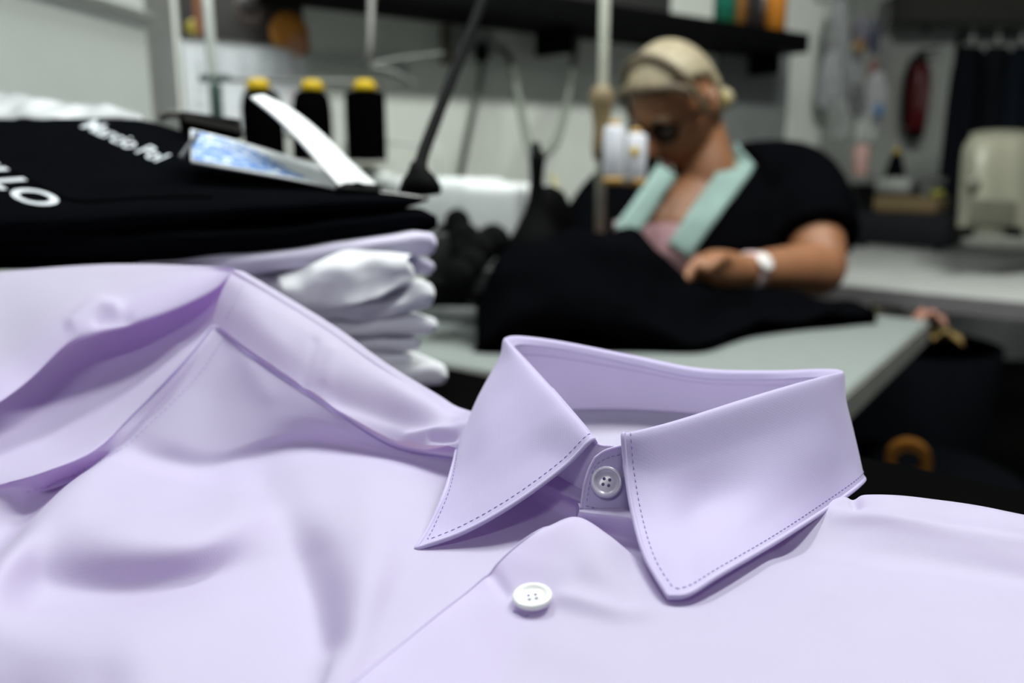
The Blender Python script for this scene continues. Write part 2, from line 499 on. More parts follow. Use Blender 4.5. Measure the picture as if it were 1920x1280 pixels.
# sleeve: armhole seam -> hollow -> under the flap -> fold -> over the top -> down behind
K = 9
arm = [(440, 507, .437), (418, 560, .431), (400, 610, .422), (330, 690, .3985), (250, 775, .383), (180, 842, .362), (90, 882, .350), (0, 908, .346), (-110, 935, .342)]
in1 = [(436, 512, 0.44), (400, 566, 0.4397), (365, 618, 0.4353), (275, 690, 0.424), (180, 765, 0.4037), (105, 820, 0.3863), (20, 848, 0.372), (-60, 862, 0.362), (-160, 880, 0.354)]
in2 = [(434, 514, 0.444), (380, 562, 0.4467), (320, 600, 0.4433), (235, 650, 0.438), (140, 700, 0.4237), (60, 755, 0.4063), (-20, 790, 0.389), (-95, 800, 0.379), (-200, 810, 0.369)]
hid = [(434, 512, 0.446), (370, 545, 0.4487), (300, 570, 0.4453), (220, 600, 0.44), (130, 640, 0.4247), (45, 690, 0.4073), (-30, 735, 0.39), (-110, 750, 0.38), (-210, 760, 0.37)]
lip = [(436, 511, 0.4375), (398, 547, 0.4327), (325, 582, 0.4253), (245, 609, 0.418), (178, 626, 0.4117), (128, 643, 0.4053), (55, 712, 0.388), (-10, 760, 0.372), (-90, 800, 0.36)]
fac = [(438, 509, 0.4375), (398, 526, 0.4367), (320, 549, 0.4333), (235, 570, 0.428), (160, 582, 0.4227), (95, 605, 0.4153), (20, 655, 0.402), (-50, 695, 0.388), (-130, 730, 0.376)]
fac2 = [(439, 507, 0.438), (392, 508, 0.4487), (312, 514, 0.4533), (222, 522, 0.454), (140, 532, 0.4497), (70, 545, 0.4443), (-5, 565, 0.437), (-75, 585, 0.427), (-160, 610, 0.415)]
sil = [(440, 505, 0.439), (385, 500, 0.4587), (305, 496, 0.4713), (210, 495, 0.478), (125, 499, 0.4807), (50, 505, 0.4773), (-25, 512, 0.472), (-95, 520, 0.462), (-180, 530, 0.45)]
rows = [D(r_) for r_ in (arm, in1, in2, hid, lip, fac, fac2, sil)]
rows.append([p + Vector((0, .02, -.012)) for p in rows[-1]])
rows.append([p + Vector((0, .035, -.05)) for p in rows[-2]])
rows = wider(rows, 2.0, CAMZ - .146)
sleeve_backing = [[p + Vector((0, .010, -.010)) for p in r_] for r_ in rows[:4]]
own(grid_obj('sleeve_bounce_sheet', spline_grid(sleeve_backing, 40, 80), M_LILAC, None), shirt)  # hidden extra layer, added so the sleeve hollow gets light returned
G = spline_grid(rows, 150, 120)
G = add_folds(G, [
    ([(138, 606), (160, 586), (186, 571), (214, 576)], 14, .0022),
    ([(185, 600), (235, 598)], 14, -.0014),
    ([(300, 655), (330, 645)], 16, .0015),
])
sleeve = own(grid_obj('sleeve', G, M_LILAC, None), shirt)

# armhole seam band with its stitching
def ribbon(name, bvh, line, half, off, m, parent, n=90, across=6, side=0.0, solid=.0):
    L = spline([(a, b, 0) for a, b in line], n)[:, :2]
    rows = []
    for i in range(n):
        t = L[min(i + 1, n - 1)] - L[max(i - 1, 0)]; t = t / (np.hypot(*t) + 1e-9); nn = np.array((-t[1], t[0]))
        hw = half if not callable(half) else half(i / (n - 1))
        row = []
        for k in range(across):
            s = (k / (across - 1) * 2 - 1 + side) * hw
            q = cast(bvh, L[i][0] + nn[0] * s, L[i][1] + nn[1] * s, off)
            row.append(q)
        if all(q is not None for q in row): rows.append([tuple(q) for q in row])
    if len(rows) < 2: return None
    Gr = np.array(rows)
    return own(grid_obj(name, Gr, m, None, solid=solid, offset=1.0), parent)

def dashes(name, pts, nrm, length, rad, m, parent, gap=1.0):
    """short thread stitches along a line of surface points"""
    pts = [Vector(p) for p in pts]
    acc = [0.0]
    for a, b in zip(pts[:-1], pts[1:]): acc.append(acc[-1] + (b - a).length)
    tot = acc[-1]; step = length * (1 + gap); vs, fs = [], []
    A = np.array([tuple(p) for p in pts]); N = np.array([tuple(x) for x in nrm])
    s = 0.0
    while s + length < tot:
        q = [np.array([np.interp(x, acc, A[:, k]) for k in range(3)]) for x in (s, s + length * .5, s + length)]
        nn = np.array([np.interp(s, acc, N[:, k]) for k in range(3)])
        q[0] = q[0] - nn * rad * .8; q[2] = q[2] - nn * rad * .8; q[1] = q[1] + nn * rad * .35
        v, f = tube_verts([Vector(x) for x in q], rad, 5)
        o = len(vs); vs += v; fs += [tuple(i + o for i in ff) for ff in f]
        s += step
    ob = own(mesh_obj(name, vs, fs, m), parent); ob['kind'] = 'stuff'
    return ob

band = [(404, 618), (345, 690), (268, 770), (198, 832), (110, 878), (20, 908)]
ribbon('armhole_band', bvh_lf, band, 15, .0008, M_LILAC, shirt, side=.55, solid=.0012)
def seam_line(bvh, line, name, rad, off):
    L = spline([(a, b, 0) for a, b in line], 80)[:, :2]
    q = [cast(bvh, x, y, off) for x, y in L]; q = [p for p in q if p is not None]
    return own(tube(name, q, rad, M_THREAD, None, 6), shirt)
seam_line(bvh_lf, [(398, 615), (340, 685), (262, 766), (193, 828), (105, 875), (15, 905)], 'armhole_seam', .00022, .0004)
seam_line(bvh_lf, [(408, 619), (480, 675), (600, 753), (735, 835), (850, 857)], 'yoke_seam', .00024, .0005)
bandst = [(425, 630), (370, 708), (292, 787), (222, 848), (130, 895), (40, 925)]
def stitches_on(bvh, line, name, parent, length=.0016, rad=.00016, gap=.8, off=.0003):
    L = spline([(a, b, 0) for a, b in line], 120)[:, :2]
    pts, ns = [], []
    for x, y in L:
        r = ray(x, y).normalized(); h = bvh.ray_cast(ORG, r)
        if h[0] is None: continue
        n = h[1] if h[1].dot(r) < 0 else -h[1]
        pts.append(h[0] + n * off); ns.append(n)
    if len(pts) > 2: return dashes(name, pts, ns, length, rad, M_THREAD, parent, gap)
stitches_on(bvh_lf, bandst, 'armhole_stitching', shirt, off=.0009, rad=.00010)
stitches_on(bvh_yoke, [(456, 535), (438, 575), (420, 605)], 'shoulder_stitching', shirt, off=.0005, rad=.00010)

# right front panel with the placket edge
def col_(*pts): return [PZ(*p) for p in pts]
RFc = [
    col_((1086, 957, -.1135), (1072, 985, -.1205), (1050, 990, -.118), (1018, 990, -.1105), (958, 1030, -.1130), (880, 1106, -.1195), (770, 1192, -.1225), (660, 1281, -.1225), (540, 1380, -.123), (440, 1470, -.123)),
    col_((1102, 960, -.1135), (1100, 990, -.1215), (1095, 990, -.117), (1078, 971, -.1085), (1032, 1048, -.1140), (968, 1132, -.1205), (880, 1212, -.1225), (780, 1300, -.1225), (670, 1395, -.123), (580, 1480, -.123)),
    col_((1165, 968, -.1135), (1160, 1010, -.1225), (1155, 1025, -.1195), (1140, 1006, -.1120), (1105, 1085, -.1160), (1055, 1155, -.1210), (985, 1235, -.1225), (900, 1320, -.1225), (800, 1410, -.123), (720, 1490, -.123)),
    col_((1225, 980, -.1135), (1225, 1030, -.1225), (1220, 1060, -.1205), (1202, 1058, -.1185), (1175, 1115, -.1185), (1130, 1180, -.1210), (1075, 1255, -.1225), (1000, 1335, -.1225), (910, 1420, -.123), (830, 1500, -.123)),
    col_((1310, 985, -.1145), (1305, 1040, -.1225), (1300, 1075, -.1225), (1285, 1100, -.1235), (1262, 1150, -.1230), (1225, 1210, -.1215), (1180, 1280, -.1225), (1120, 1355, -.1225), (1040, 1430, -.123), (960, 1500, -.123)),
    col_((1430, 962, -.1160), (1430, 1010, -.1215), (1428, 1050, -.1220), (1415, 1090, -.1225), (1395, 1145, -.1215), (1370, 1210, -.1210), (1340, 1285, -.1220), (1300, 1360, -.1225), (1240, 1440, -.123), (1180, 1510, -.123)),
    col_((1550, 935, -.1155), (1560, 970, -.1175), (1565, 1005, -.1190), (1555, 1050, -.1195), (1540, 1110, -.1195), (1525, 1185, -.1205), (1505, 1270, -.1215), (1475, 1355, -.1225), (1440, 1440, -.123), (1400, 1510, -.123)),
    col_((1642, 926, -.1120), (1668, 955, -.1125), (1685, 990, -.1150), (1690, 1040, -.1175), (1685, 1105, -.1185), (1675, 1185, -.1195), (1665, 1270, -.1210), (1650, 1360, -.1225), (1630, 1440, -.123), (1610, 1510, -.123)),
    col_((1770, 938, -.1130), (1800, 970, -.1130), (1815, 1010, -.1145), (1825, 1060, -.1170), (1830, 1120, -.1180), (1830, 1195, -.1190), (1830, 1280, -.1210), (1830, 1365, -.1225), (1830, 1440, -.123), (1830, 1510, -.123)),
    col_((1930, 967, -.1150), (1960, 1005, -.1150), (1975, 1045, -.1155), (1990, 1095, -.1175), (2000, 1150, -.1185), (2010, 1220, -.1195), (2020, 1295, -.1210), (2030, 1370, -.1225), (2040, 1440, -.123), (2050, 1510, -.123)),
    col_((2110, 1010, -.1190), (2140, 1045, -.1190), (2160, 1080, -.1190), (2180, 1120, -.1195), (2200, 1180, -.1200), (2215, 1245, -.1205), (2230, 1310, -.1215), (2240, 1380, -.1225), (2260, 1450, -.123), (2280, 1520, -.123)),
]
rows = [[c[i] for c in RFc] for i in range(len(RFc[0]))]
back = []
for i, c in enumerate(RFc):
    k = 1.0 if i >= 6 else 0.0
    back.append(c[0] + Vector((0, .012, -.006 * k - .004)))
back2 = []
for i, c in enumerate(RFc):
    q = c[0] + Vector((0, .025 if i >= 6 else .015, 0)); q.z = CAMZ + CT + .004; back2.append(q)
rows = wider(beyond([back2, back] + rows, 1.6, CAMZ - .146), .9, CAMZ - .146)
G = spline_grid(rows, 185, 200)
G = add_folds(G, [
    ([(1565, 966), (1700, 980), (1850, 1003), (1960, 1020)], 15, .0016),
    ([(1470, 1015), (1640, 1030), (1800, 1055), (1960, 1080)], 30, -.0030),
    ([(1600, 925), (1605, 950)], 10, -.0018),
    ([(1060, 1125), (1180, 1150), (1320, 1160)], 20, .0016),
    ([(1090, 1085), (1170, 1120)], 22, -.0010),
    ([(925, 1075), (948, 1110)], 12, -.0012),
    ([(1450, 1075), (1560, 1110), (1640, 1115)], 16, .0006),
    ([(950, 1160), (1100, 1240), (1200, 1280)], 45, .0010),
])
G = ripple(G, .0005, 45, 9.7)
right_front = own(grid_obj('right_front', G, M_LILAC, None), shirt)
own(tube('placket_edge', [Vector(v) for v in G[38:, 0]], .0003, M_LILACT, None, 8), right_front)
bvh_rf = grid_bvh(G)

# collar fall
CC = [
    [(1116, 823, .292), (1060, 872, .2885), (970, 939, .283), (873, 994, .278), (779, 1028, .2735)],
    [(1096, 797, .298), (1022, 848, .2955), (940, 903, .291), (864, 952, .287), (804, 988, .284)],
    [(1066, 763, .307), (990, 800, .305), (922, 845, .303), (869, 893, .301), (833, 924, .299)],
    [(1025, 717, .320), (965, 744, .3195), (908, 788, .319), (870, 836, .319), (849, 872, .319)],
    [(985, 673, .338), (944, 696, .340), (902, 744, .343), (874, 797, .346), (857, 840, .350)],
    [(958, 644, .358), (936, 674, .364), (904, 728, .370), (881, 782, .376), (867, 830, .385)],
    [(953, 635, .373), (941, 668, .385), (915, 722, .395), (897, 777, .405), (887, 822, .415)],
    [(980, 632, .385), (975, 660, .402), (960, 710, .415), (950, 760, .425), (945, 800, .435)],
    [(1055, 642, .392), (1055, 672, .410), (1052, 715, .424), (1050, 755, .434), (1050, 790, .445)],
    [(1180, 667, .394), (1180, 695, .412), (1180, 735, .427), (1180, 770, .437), (1180, 800, .447)],
    [(1310, 693, .388), (1312, 720, .405), (1318, 755, .42), (1324, 785, .43), (1330, 810, .44)],
    [(1440, 697, .377), (1445, 725, .392), (1450, 760, .405), (1455, 790, .415), (1460, 815, .425)],
    [(1525, 694, .362), (1535, 725, .374), (1545, 765, .385), (1552, 798, .393), (1560, 825, .40)],
    [(1562, 694, .348), (1573, 738, .358), (1580, 788, .364), (1586, 838, .368), (1592, 878, .371)],
    [(1573, 699, .336), (1587, 750, .336), (1599, 800, .3355), (1610, 850, .334), (1618, 893, .331)],
    [(1545, 705, .327), (1571, 760, .322), (1587, 815, .3185), (1602, 865, .3145), (1614, 907, .309)],
    [(1480, 722, .316), (1510, 790, .3085), (1530, 850, .3025), (1545, 905, .2975), (1556, 950, .2925)],
    [(1380, 752, .306), (1408, 830, .2975), (1428, 897, .2895), (1444, 961, .2795), (1456, 1014, .2695)],
    [(1280, 784, .296), (1302, 870, .2875), (1322, 945, .279), (1337, 1016, .2625), (1348, 1077, .2500)],
    [(1208, 804, .288), (1230, 890, .2805), (1254, 972, .2685), (1276, 1052, .2515), (1291, 1112, .2400)],
    [(1170, 813, .285), (1174, 880, .2795), (1187, 960, .2690), (1211, 1043, .2530), (1254, 1117, .2390)],
]
CCp = [[P(*p) for p in c] for c in CC]
fold = [c[0] for c in CCp]
ctr = sum(fold, Vector()) / len(fold)
roll, stand_t = [], []
for p in fold:
    d = (ctr - p); d.z = 0; d.normalize()
    roll.append(p + d * .0030 + Vector((0, 0, -.0030)))
    stand_t.append(p + d * .0022 + Vector((0, 0, -.0026)))
shoulder_row = []
for c, p in zip(CCp, fold):
    d = (p - ctr); d.z = 0; d.normalize()
    q = c[0].lerp(c[1], .16) + d * .0016 + Vector((0, 0, .0009)); shoulder_row.append(q)
rows = [roll, fold, shoulder_row] + [[c[k] for c in CCp] for k in range(1, 5)]
NR, NC = 100, 260
G = spline_grid(rows, NR, NC)
COLLAR_G = G
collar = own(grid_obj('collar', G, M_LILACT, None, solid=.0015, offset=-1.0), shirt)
# finished edge: a raised rim along front edges and outer edge
edge = [Vector(v) for v in G[20:, 0]] + [Vector(v) for v in G[-1, 1:]] + [Vector(v) for v in G[20:, -1][::-1][1:]]
def normals(G):
    a = np.gradient(G, axis=0); b = np.gradient(G, axis=1)
    n = np.cross(b, a); n /= np.linalg.norm(n, axis=2, keepdims=True) + 1e-12
    return n
Nn = normals(G)
# orient to the outside
if Vector(Nn[60, 230]).dot(ORG - Vector(G[60, 230])) < 0: Nn = -Nn
rim_r = .0008
path = []
Ne = [Vector(v) for v in Nn[20:, 0]] + [Vector(v) for v in Nn[-1, 1:]] + [Vector(v) for v in Nn[20:, -1][::-1][1:]]
for p, n in zip(edge, Ne): path.append(p - n * .0002)
v, f = tube_verts(path, rim_r, 10)
own(mesh_obj('collar_edge', v, f, M_LILACT), collar)
# stitch line a few millimetres inside the edge
def inset_line(G, Nn, dist):
    """line of points dist metres inside the two front edges and the outer edge"""
    nr, nc = G.shape[:2]
    pts, ns = [], []
    arc_r = lambda j: np.concatenate([[0], np.cumsum(np.linalg.norm(np.diff(G[:, j], axis=0), axis=1))])
    arc_c = lambda i: np.concatenate([[0], np.cumsum(np.linalg.norm(np.diff(G[i], axis=0), axis=1))])
    def at(i, j):
        i0 = int(min(max(i, 0), nr - 2)); j0 = int(min(max(j, 0), nc - 2)); a, b = i - i0, j - j0
        f = lambda A: (A[i0, j0] * (1 - a) * (1 - b) + A[i0 + 1, j0] * a * (1 - b) + A[i0, j0 + 1] * (1 - a) * b + A[i0 + 1, j0 + 1] * a * b)
        return f(G), f(Nn)
    jl = [np.interp(dist, arc_c(i), np.arange(nc)) for i in range(nr)]
    jr = [np.interp(arc_c(i)[-1] - dist, arc_c(i), np.arange(nc)) for i in range(nr)]
    ib = [np.interp(arc_r(j)[-1] - dist, arc_r(j), np.arange(nr)) for j in range(nc)]
    i_end_l = ib[int(round(jl[-1]))]; i_end_r = ib[int(round(jr[-1]))]
    for i in range(22, int(i_end_l)): q = at(i, jl[i]); pts.append(q[0]); ns.append(q[1])
    for j in range(int(jl[-1]) + 1, int(jr[-1])): q = at(ib[j], j); pts.append(q[0]); ns.append(q[1])
    for i in range(int(i_end_r), 22, -1): q = at(i, jr[i]); pts.append(q[0]); ns.append(q[1])
    return pts, ns
pts, ns = inset_line(G, Nn, .0027)
pts = [Vector(p) + Vector(n) * .0001 for p, n in zip(pts, ns)]
dashes('collar_stitching', pts, [Vector(n) for n in ns], .0013, .00013, M_THREAD, collar, .75)

# collar stand inside
extra_t = P(1150, 838, .2895)
stand_t = [extra_t] + stand_t
bot = []
for i, p in enumerate(stand_t):
    d = (p - ctr); d.z = 0; d.normalize()
    q = p + d * .0035; q.z = CAMZ - .1145; bot.append(q)
mid = [a.lerp(b, .5) + (a - ctr).normalized() * .0012 for a, b in zip(stand_t, bot)]
G = spline_grid([stand_t, mid, bot], 40, 220)
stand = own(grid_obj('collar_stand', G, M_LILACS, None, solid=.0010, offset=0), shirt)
own(tube('stand_edge', [Vector(q) for q in spline(stand_t[:5], 40)], .0006, M_LILAC, None, 8), stand)
own(tube('inner_seam', [Vector(q) + (ctr - Vector(q)).normalized() * .0005 for q in G[6]], .00022, M_LILACT, None, 6), stand)
ring = [Vector(q) for q in G[-1]]
own(tube('neck_seam', [q + (ctr - q).normalized() * .0004 for q in ring], .0005, M_LILAC, None, 8), stand)
c0 = Vector((ctr.x, ctr.y, CAMZ - .1235))
rows = [ring, [q.lerp(c0, .12) + Vector((0, 0, -.003)) for q in ring], [q.lerp(c0, .5) for q in ring], [q.lerp(c0, .97) for q in ring]]
for r_ in (rows[1], rows[2], rows[3]):
    for q in r_: q.z = min(q.z, CAMZ - .1165)
own(grid_obj('inner_back', np.array([[tuple(q) for q in r_] for r_ in rows]), M_LILAC, None), shirt)

# stand tab that carries the collar button
tab = [
    D([(1260, 815, .2935), (1205, 826, .2905), (1165, 836, .2885), (1135, 845, .2873), (1116, 858, .2866)]),
    D([(1260, 850, .2930), (1205, 862, .2895), (1160, 868, .2875), (1125, 872, .2863), (1105, 880, .2858)]),
    D([(1260, 900, .2920), (1205, 905, .2880), (1160, 905, .2862), (1118, 905, .2850), (1097, 905, .2848)]),
    D([(1260, 945, .2910), (1205, 945, .2865), (1160, 940, .2848), (1115, 935, .2840), (1092, 932, .2840)]),
    D([(1260, 985, .2900), (1205, 978, .2852), (1165, 970, .2838), (1115, 960, .2832), (1090, 952, .2834)]),
]
G = spline_grid(tab, 40, 40)
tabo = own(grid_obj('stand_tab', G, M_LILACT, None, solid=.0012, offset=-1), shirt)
bvh_tab = grid_bvh(G)
tab_edge = [Vector(q) for q in G[0]] + [Vector(q) for q in G[1:, -1]]
own(tube('tab_edge', tab_edge, .0005, M_LILAC, None, 8), tabo)
stitches_on(bvh_tab, [(1200, 842), (1168, 850), (1138, 859), (1116, 874), (1106, 905), (1100, 940)], 'tab_stitching', tabo, length=.0011, rad=.00012, gap=.7, off=.0002)
stitches_on(bvh_tab, [(1098, 948), (1130, 955), (1180, 958)], 'tab_stitching', tabo, length=.0011, rad=.00012, gap=.7, off=.0002)

# buttons
def button(name, c, axis, R, m, parent, spin=.4, label=None):
    c = Vector(c); ax = Vector(axis).normalized()
    prof = [(R * .80, 0), (R * .96, R * .10), (R, R * .22), (R * .97, R * .34), (R * .88, R * .40), (R * .76, R * .37), (R * .66, R * .27), (R * .56, R * .235), (R * .3, R * .215), (0, R * .21)]
    o = own(lathe(name, prof, c, ax, m, None, 48), parent)
    a = ax.orthogonal().normalized(); b = ax.cross(a)
    a, b = a * math.cos(spin) + b * math.sin(spin), -a * math.sin(spin) + b * math.cos(spin)
    for sx, sy in ((1, 1), (1, -1), (-1, -1), (-1, 1)):
        q = c + (a * sx + b * sy) * R * .175 + ax * R * .185
        own(lathe('thread_hole', [(R * .10, 0), (R * .10, R * .042), (R * .07, R * .052)], q, ax, mat('button_hole_shadow', (.10, .07, .20), .8), None, 12), o)
    if label: o['label'] = label
    return o
view = (ORG - P(1137, 905, .285)).normalized()
button('button', cast(bvh_tab, 1137, 905, .0002), (view + Vector((-.05, 0, .25))).normalized(), .0054, M_PEARL2, shirt, .5, 'small smoky button on the collar stand')
bc = cast(bvh_rf, 999, 1132, .0012)
button('button', bc, Vector((-.08, -.14, 1)), .0056, M_PEARL, shirt, .9, 'white pearl button on the placket')
# buttonhole under it
stitches_on(bvh_rf, [(962, 1146), (975, 1150), (985, 1156), (996, 1150)], 'buttonhole_stitching', shirt, length=.0010, rad=.00022, gap=.1, off=.0001)
stitches_on(bvh_rf, [(1008, 1093), (1024, 1098), (1034, 1108)], 'buttonhole_stitching', shirt, length=.0010, rad=.00012, gap=.1, off=.0001)

# ================================================================== FOLDED CLOTHES BEHIND THE SHIRT
def layer(name, label, stations, depth, m, cat='shirt', group=None, rip=.0015, rs=30, seed=0, squash=1.0, parent=None, ends=True, fwd=.028):
    """folded garment: stations (px, top y, bottom y, distance of the front edge); a rounded roll in front that runs back depth metres"""
    n = 70; S = np.array(stations, float); S[-1, 1] = S[-2, 1] * .7 + S[-1, 1] * .3; S[-1, 2] = S[-2, 2] * .7 + S[-1, 2] * .3; B = cr_basis(len(S), n); S2 = B @ S
    prof_n = 26
    rows = []
    for i in range(n):
        px, yt, yb, d = S2[i]; d -= fwd
        ym = (yt + yb) / 2; h = max(yb - yt, 1.0) / F * d
        c = P(px, ym, d)
        row = []
        for k in range(prof_n + 1):
            t = -math.pi / 2 + math.pi * k / prof_n              # bottom -> front -> top
            fy = math.cos(t); fz = math.sin(t)
            r = h / 2
            row.append(c + Vector((0, -min(r, .012) * fy * squash + min(r, .012), r * fz)))
        top_b = c + Vector((-.5 * depth, .86 * depth, h / 2 * .85)); bot_b = c + Vector((-.5 * depth, .86 * depth, -h / 2 * .85))
        full = [bot_b, bot_b.lerp(row[0], .5)] + row + [row[-1].lerp(top_b, .35), row[-1].lerp(top_b, .7), top_b]
        rows.append([tuple(q) for q in full])
    G = np.array(rows)
    if ends:                                                     # close the right end by a rounded tuck
        mid = G[-1].mean(axis=0); mid0 = G[-1][2:prof_n + 3].mean(axis=0)
        extra = []
        for t in (.25, .6, .9, 1.0):
            q = G[-1].copy(); cz = q[:, 2].mean()
            q[:, 2] = cz + (q[:, 2] - cz) * math.sqrt(max(0, 1 - t * t)); q[:, 0] += .0045 * t; q[:, 1] += .003 * t
            extra.append(q)
        G = np.concatenate([G, np.array(extra)])
    if rip: 
        sh = G.shape; V = G.reshape(-1, 3)
        for i in range(len(V)):
            p = Vector((V[i, 0] * rs + seed * 7.3, V[i, 1] * rs, V[i, 2] * rs * 1.7))
            V[i, 2] += rip * noise.noise(p); V[i, 1] += rip * 1.5 * noise.noise(p + Vector((11, 5, 3)))
        G = V.reshape(sh)
    nr, nc = G.shape[:2]
    f = grid_faces(nr, nc) + [(i * nc + nc - 1, i * nc, (i + 1) * nc, (i + 1) * nc + nc - 1) for i in range(nr - 1)]
    f.append(tuple(range(nc))); f.append(tuple(range((nr - 1) * nc, nr * nc))[::-1])
    o = mesh_obj(name, G.reshape(-1, 3), f, m)
    if label: tag(o, label, cat, group)
    return o, G

GR = 'folded shirts in the stack'
d0 = .60
layer('folded_shirt', 'white folded shirt at the very bottom of the stack', [(420, 700, 748, .62), (600, 690, 745, .605), (700, 690, 738, .60), (760, 684, 732, .60), (808, 681, 732, .60), (824, 694, 724, .60)], .22, M_WHITECLOTH, 'shirt', GR, .002, 40, 1)
layer('folded_shirt', 'grey shaded white shirt folded thin near the stack bottom', [(420, 650, 700, .63), (600, 656, 690, .615), (680, 660, 690, .612), (740, 664, 688, .612), (762, 668, 684, .612)], .2, M_WHITECLOTH, 'shirt', GR, .002, 45, 2)
layer('folded_shirt', 'thin white shirt in the stack with small crumpled end', [(420, 628, 655, .625), (600, 632, 662, .61), (690, 634, 662, .606), (750, 636, 664, .605), (776, 634, 656, .605)], .2, M_WHITECLOTH, 'shirt', GR, .002, 45, 3)
layer('folded_shirt', 'bright white shirt with smooth straight fold in mid stack', [(420, 596, 630, .615), (560, 606, 634, .60), (680, 602, 634, .598), (760, 596, 632, .598), (796, 596, 628, .598), (806, 602, 622, .598)], .2, M_WHITECLOTH, 'shirt', GR, .0015, 35, 4)
layer('folded_shirt', 'white shirt whose fold curls upward at the stack end', [(420, 560, 600, .61), (560, 566, 600, .60), (660, 572, 604, .595), (735, 566, 600, .592), (780, 532, 585, .592), (800, 527, 560, .593)], .2, M_WHITECLOTH, 'shirt', GR, .003, 50, 5)
layer('folded_shirt', 'crumpled white shirt with collar showing in the stack', [(420, 520, 566, .615), (560, 515, 580, .598), (640, 500, 574, .593), (700, 490, 566, .59), (748, 492, 548, .59), (762, 496, 532, .592)], .2, M_WHITECLOTH, 'shirt', GR, .004, 55, 6)
layer('folded_shirt', 'small pale lilac shirt end tucked under the upper roll', [(420, 490, 530, .63), (600, 480, 522, .622), (740, 486, 522, .62), (786, 486, 520, .62), (801, 494, 514, .62)], .18, M_PALELILAC, 'shirt', GR, .002, 45, 7)
# crumpled collar piece standing out of the white pile
crp = [
    D([(520, 520, .561), (575, 500, .559), (625, 478, .557), (655, 470, .558), (720, 472, .560), (770, 478, .565)]),
    D([(530, 540, .551), (580, 525, .549), (625, 500, .547), (665, 495, .548), (715, 488, .553), (765, 484, .561)]),
    D([(540, 562, .553), (585, 560, .546), (620, 545, .544), (680, 520, .548), (730, 510, .551), (764, 500, .557)]),
    D([(545, 578, .556), (590, 580, .549), (640, 575, .544), (700, 560, .548), (740, 540, .551), (765, 525, .555)]),
]
G = spline_grid(crp, 50, 70)
sh = G.shape; V = G.reshape(-1, 3)
for i in range(len(V)):
    V[i, 1] += .006 * noise.noise(Vector((V[i, 0] * 55, 3.3, V[i, 2] * 70)))
G = V.reshape(sh)
o = grid_obj('loose_collar', G, M_WHITECLOTH, None, solid=.001)
tag(o, 'crumpled white shirt collar sticking out of the stack front', 'shirt collar')
o2, _ = layer('folded_shirt', 'pale lilac folded shirt directly below the black polos', [(250, 496, 545, .565), (400, 484, 530, .575), (520, 474, 512, .585), (640, 455, 495, .592), (720, 446, 488, .596), (780, 438, 484, .598), (804, 440, 474, .60)], .2, M_PALELILAC, 'shirt', GR, .002, 30, 8)

# black polos
def rowsZ(*rows): return [D(r) for r in rows]
blk_low = [
    D([(-160, 505, .50), (0, 502, .52), (200, 497, .54), (400, 488, .56), (560, 472, .575), (700, 448, .59), (790, 437, .60), (817, 425, .602)]),
    D([(-160, 470, .49), (0, 468, .505), (200, 465, .525), (400, 458, .545), (560, 445, .562), (700, 428, .578), (795, 420, .59), (820, 414, .60)]),
    D([(-160, 430, .495), (0, 430, .51), (200, 430, .53), (400, 430, .55), (560, 420, .567), (700, 405, .582), (785, 399, .592), (818, 406, .602)]),
    D([(-160, 415, .56), (0, 415, .57), (200, 415, .58), (400, 415, .60), (560, 405, .61), (700, 392, .62), (780, 390, .625), (810, 402, .63)]),
    D([(-160, 405, .70), (0, 405, .70), (200, 405, .70), (400, 405, .70), (560, 398, .70), (700, 390, .70), (770, 388, .70), (800, 400, .70)]),
]
def closed_heap(name, ctrl, m, nr=60, nc=90, base=None, rip=.0015, rs=25, seed=0):
    G = spline_grid(ctrl, nr, nc)
    if rip:
        V = G.reshape(-1, 3)
        for i in range(len(V)):
            q = Vector((V[i, 0] * rs + seed, V[i, 1] * rs, V[i, 2] * rs)); V[i, 2] += rip * noise.noise(q); V[i, 1] += rip * noise.noise(q + Vector((5, 9, 1)))
        G = V.reshape(nr, nc, 3)
    # underside
    Bq = G.copy()
    if base is not None:
        zb = base if np.ndim(base) else np.full((nr, nc), base)
        Bq[:, :, 2] = np.minimum(zb, G[:, :, 2] - .001)
    else:
        Bq[:, :, 2] = np.linspace(G[0, :, 2], G[0, :, 2] + .002, nr)
    Bq[0] = G[0]
    vs = np.concatenate([G.reshape(-1, 3), Bq.reshape(-1, 3)])
    k = nr * nc
    f = grid_faces(nr, nc) + [tuple(i + k for i in q[::-1]) for q in grid_faces(nr, nc)]
    for j in range(nc - 1):
        f.append((k + j, k + j + 1, j + 1, j)); a = (nr - 1) * nc + j; f.append((a, a + 1, k + a + 1, k + a))
    for i in range(nr - 1):
        a, b = i * nc, (i + 1) * nc; f.append((a, b, k + b, k + a)); a += nc - 1; b += nc - 1; f.append((k + a, k + b, b, a))
    return mesh_obj(name, vs, f, m), G
o, _ = closed_heap('folded_polo', blk_low, M_BLACKCLOTH, seed=2)
tag(o, 'lower black folded polo with rounded fold end beside the sewing machine', 'polo shirt', 'black polos on the stack')
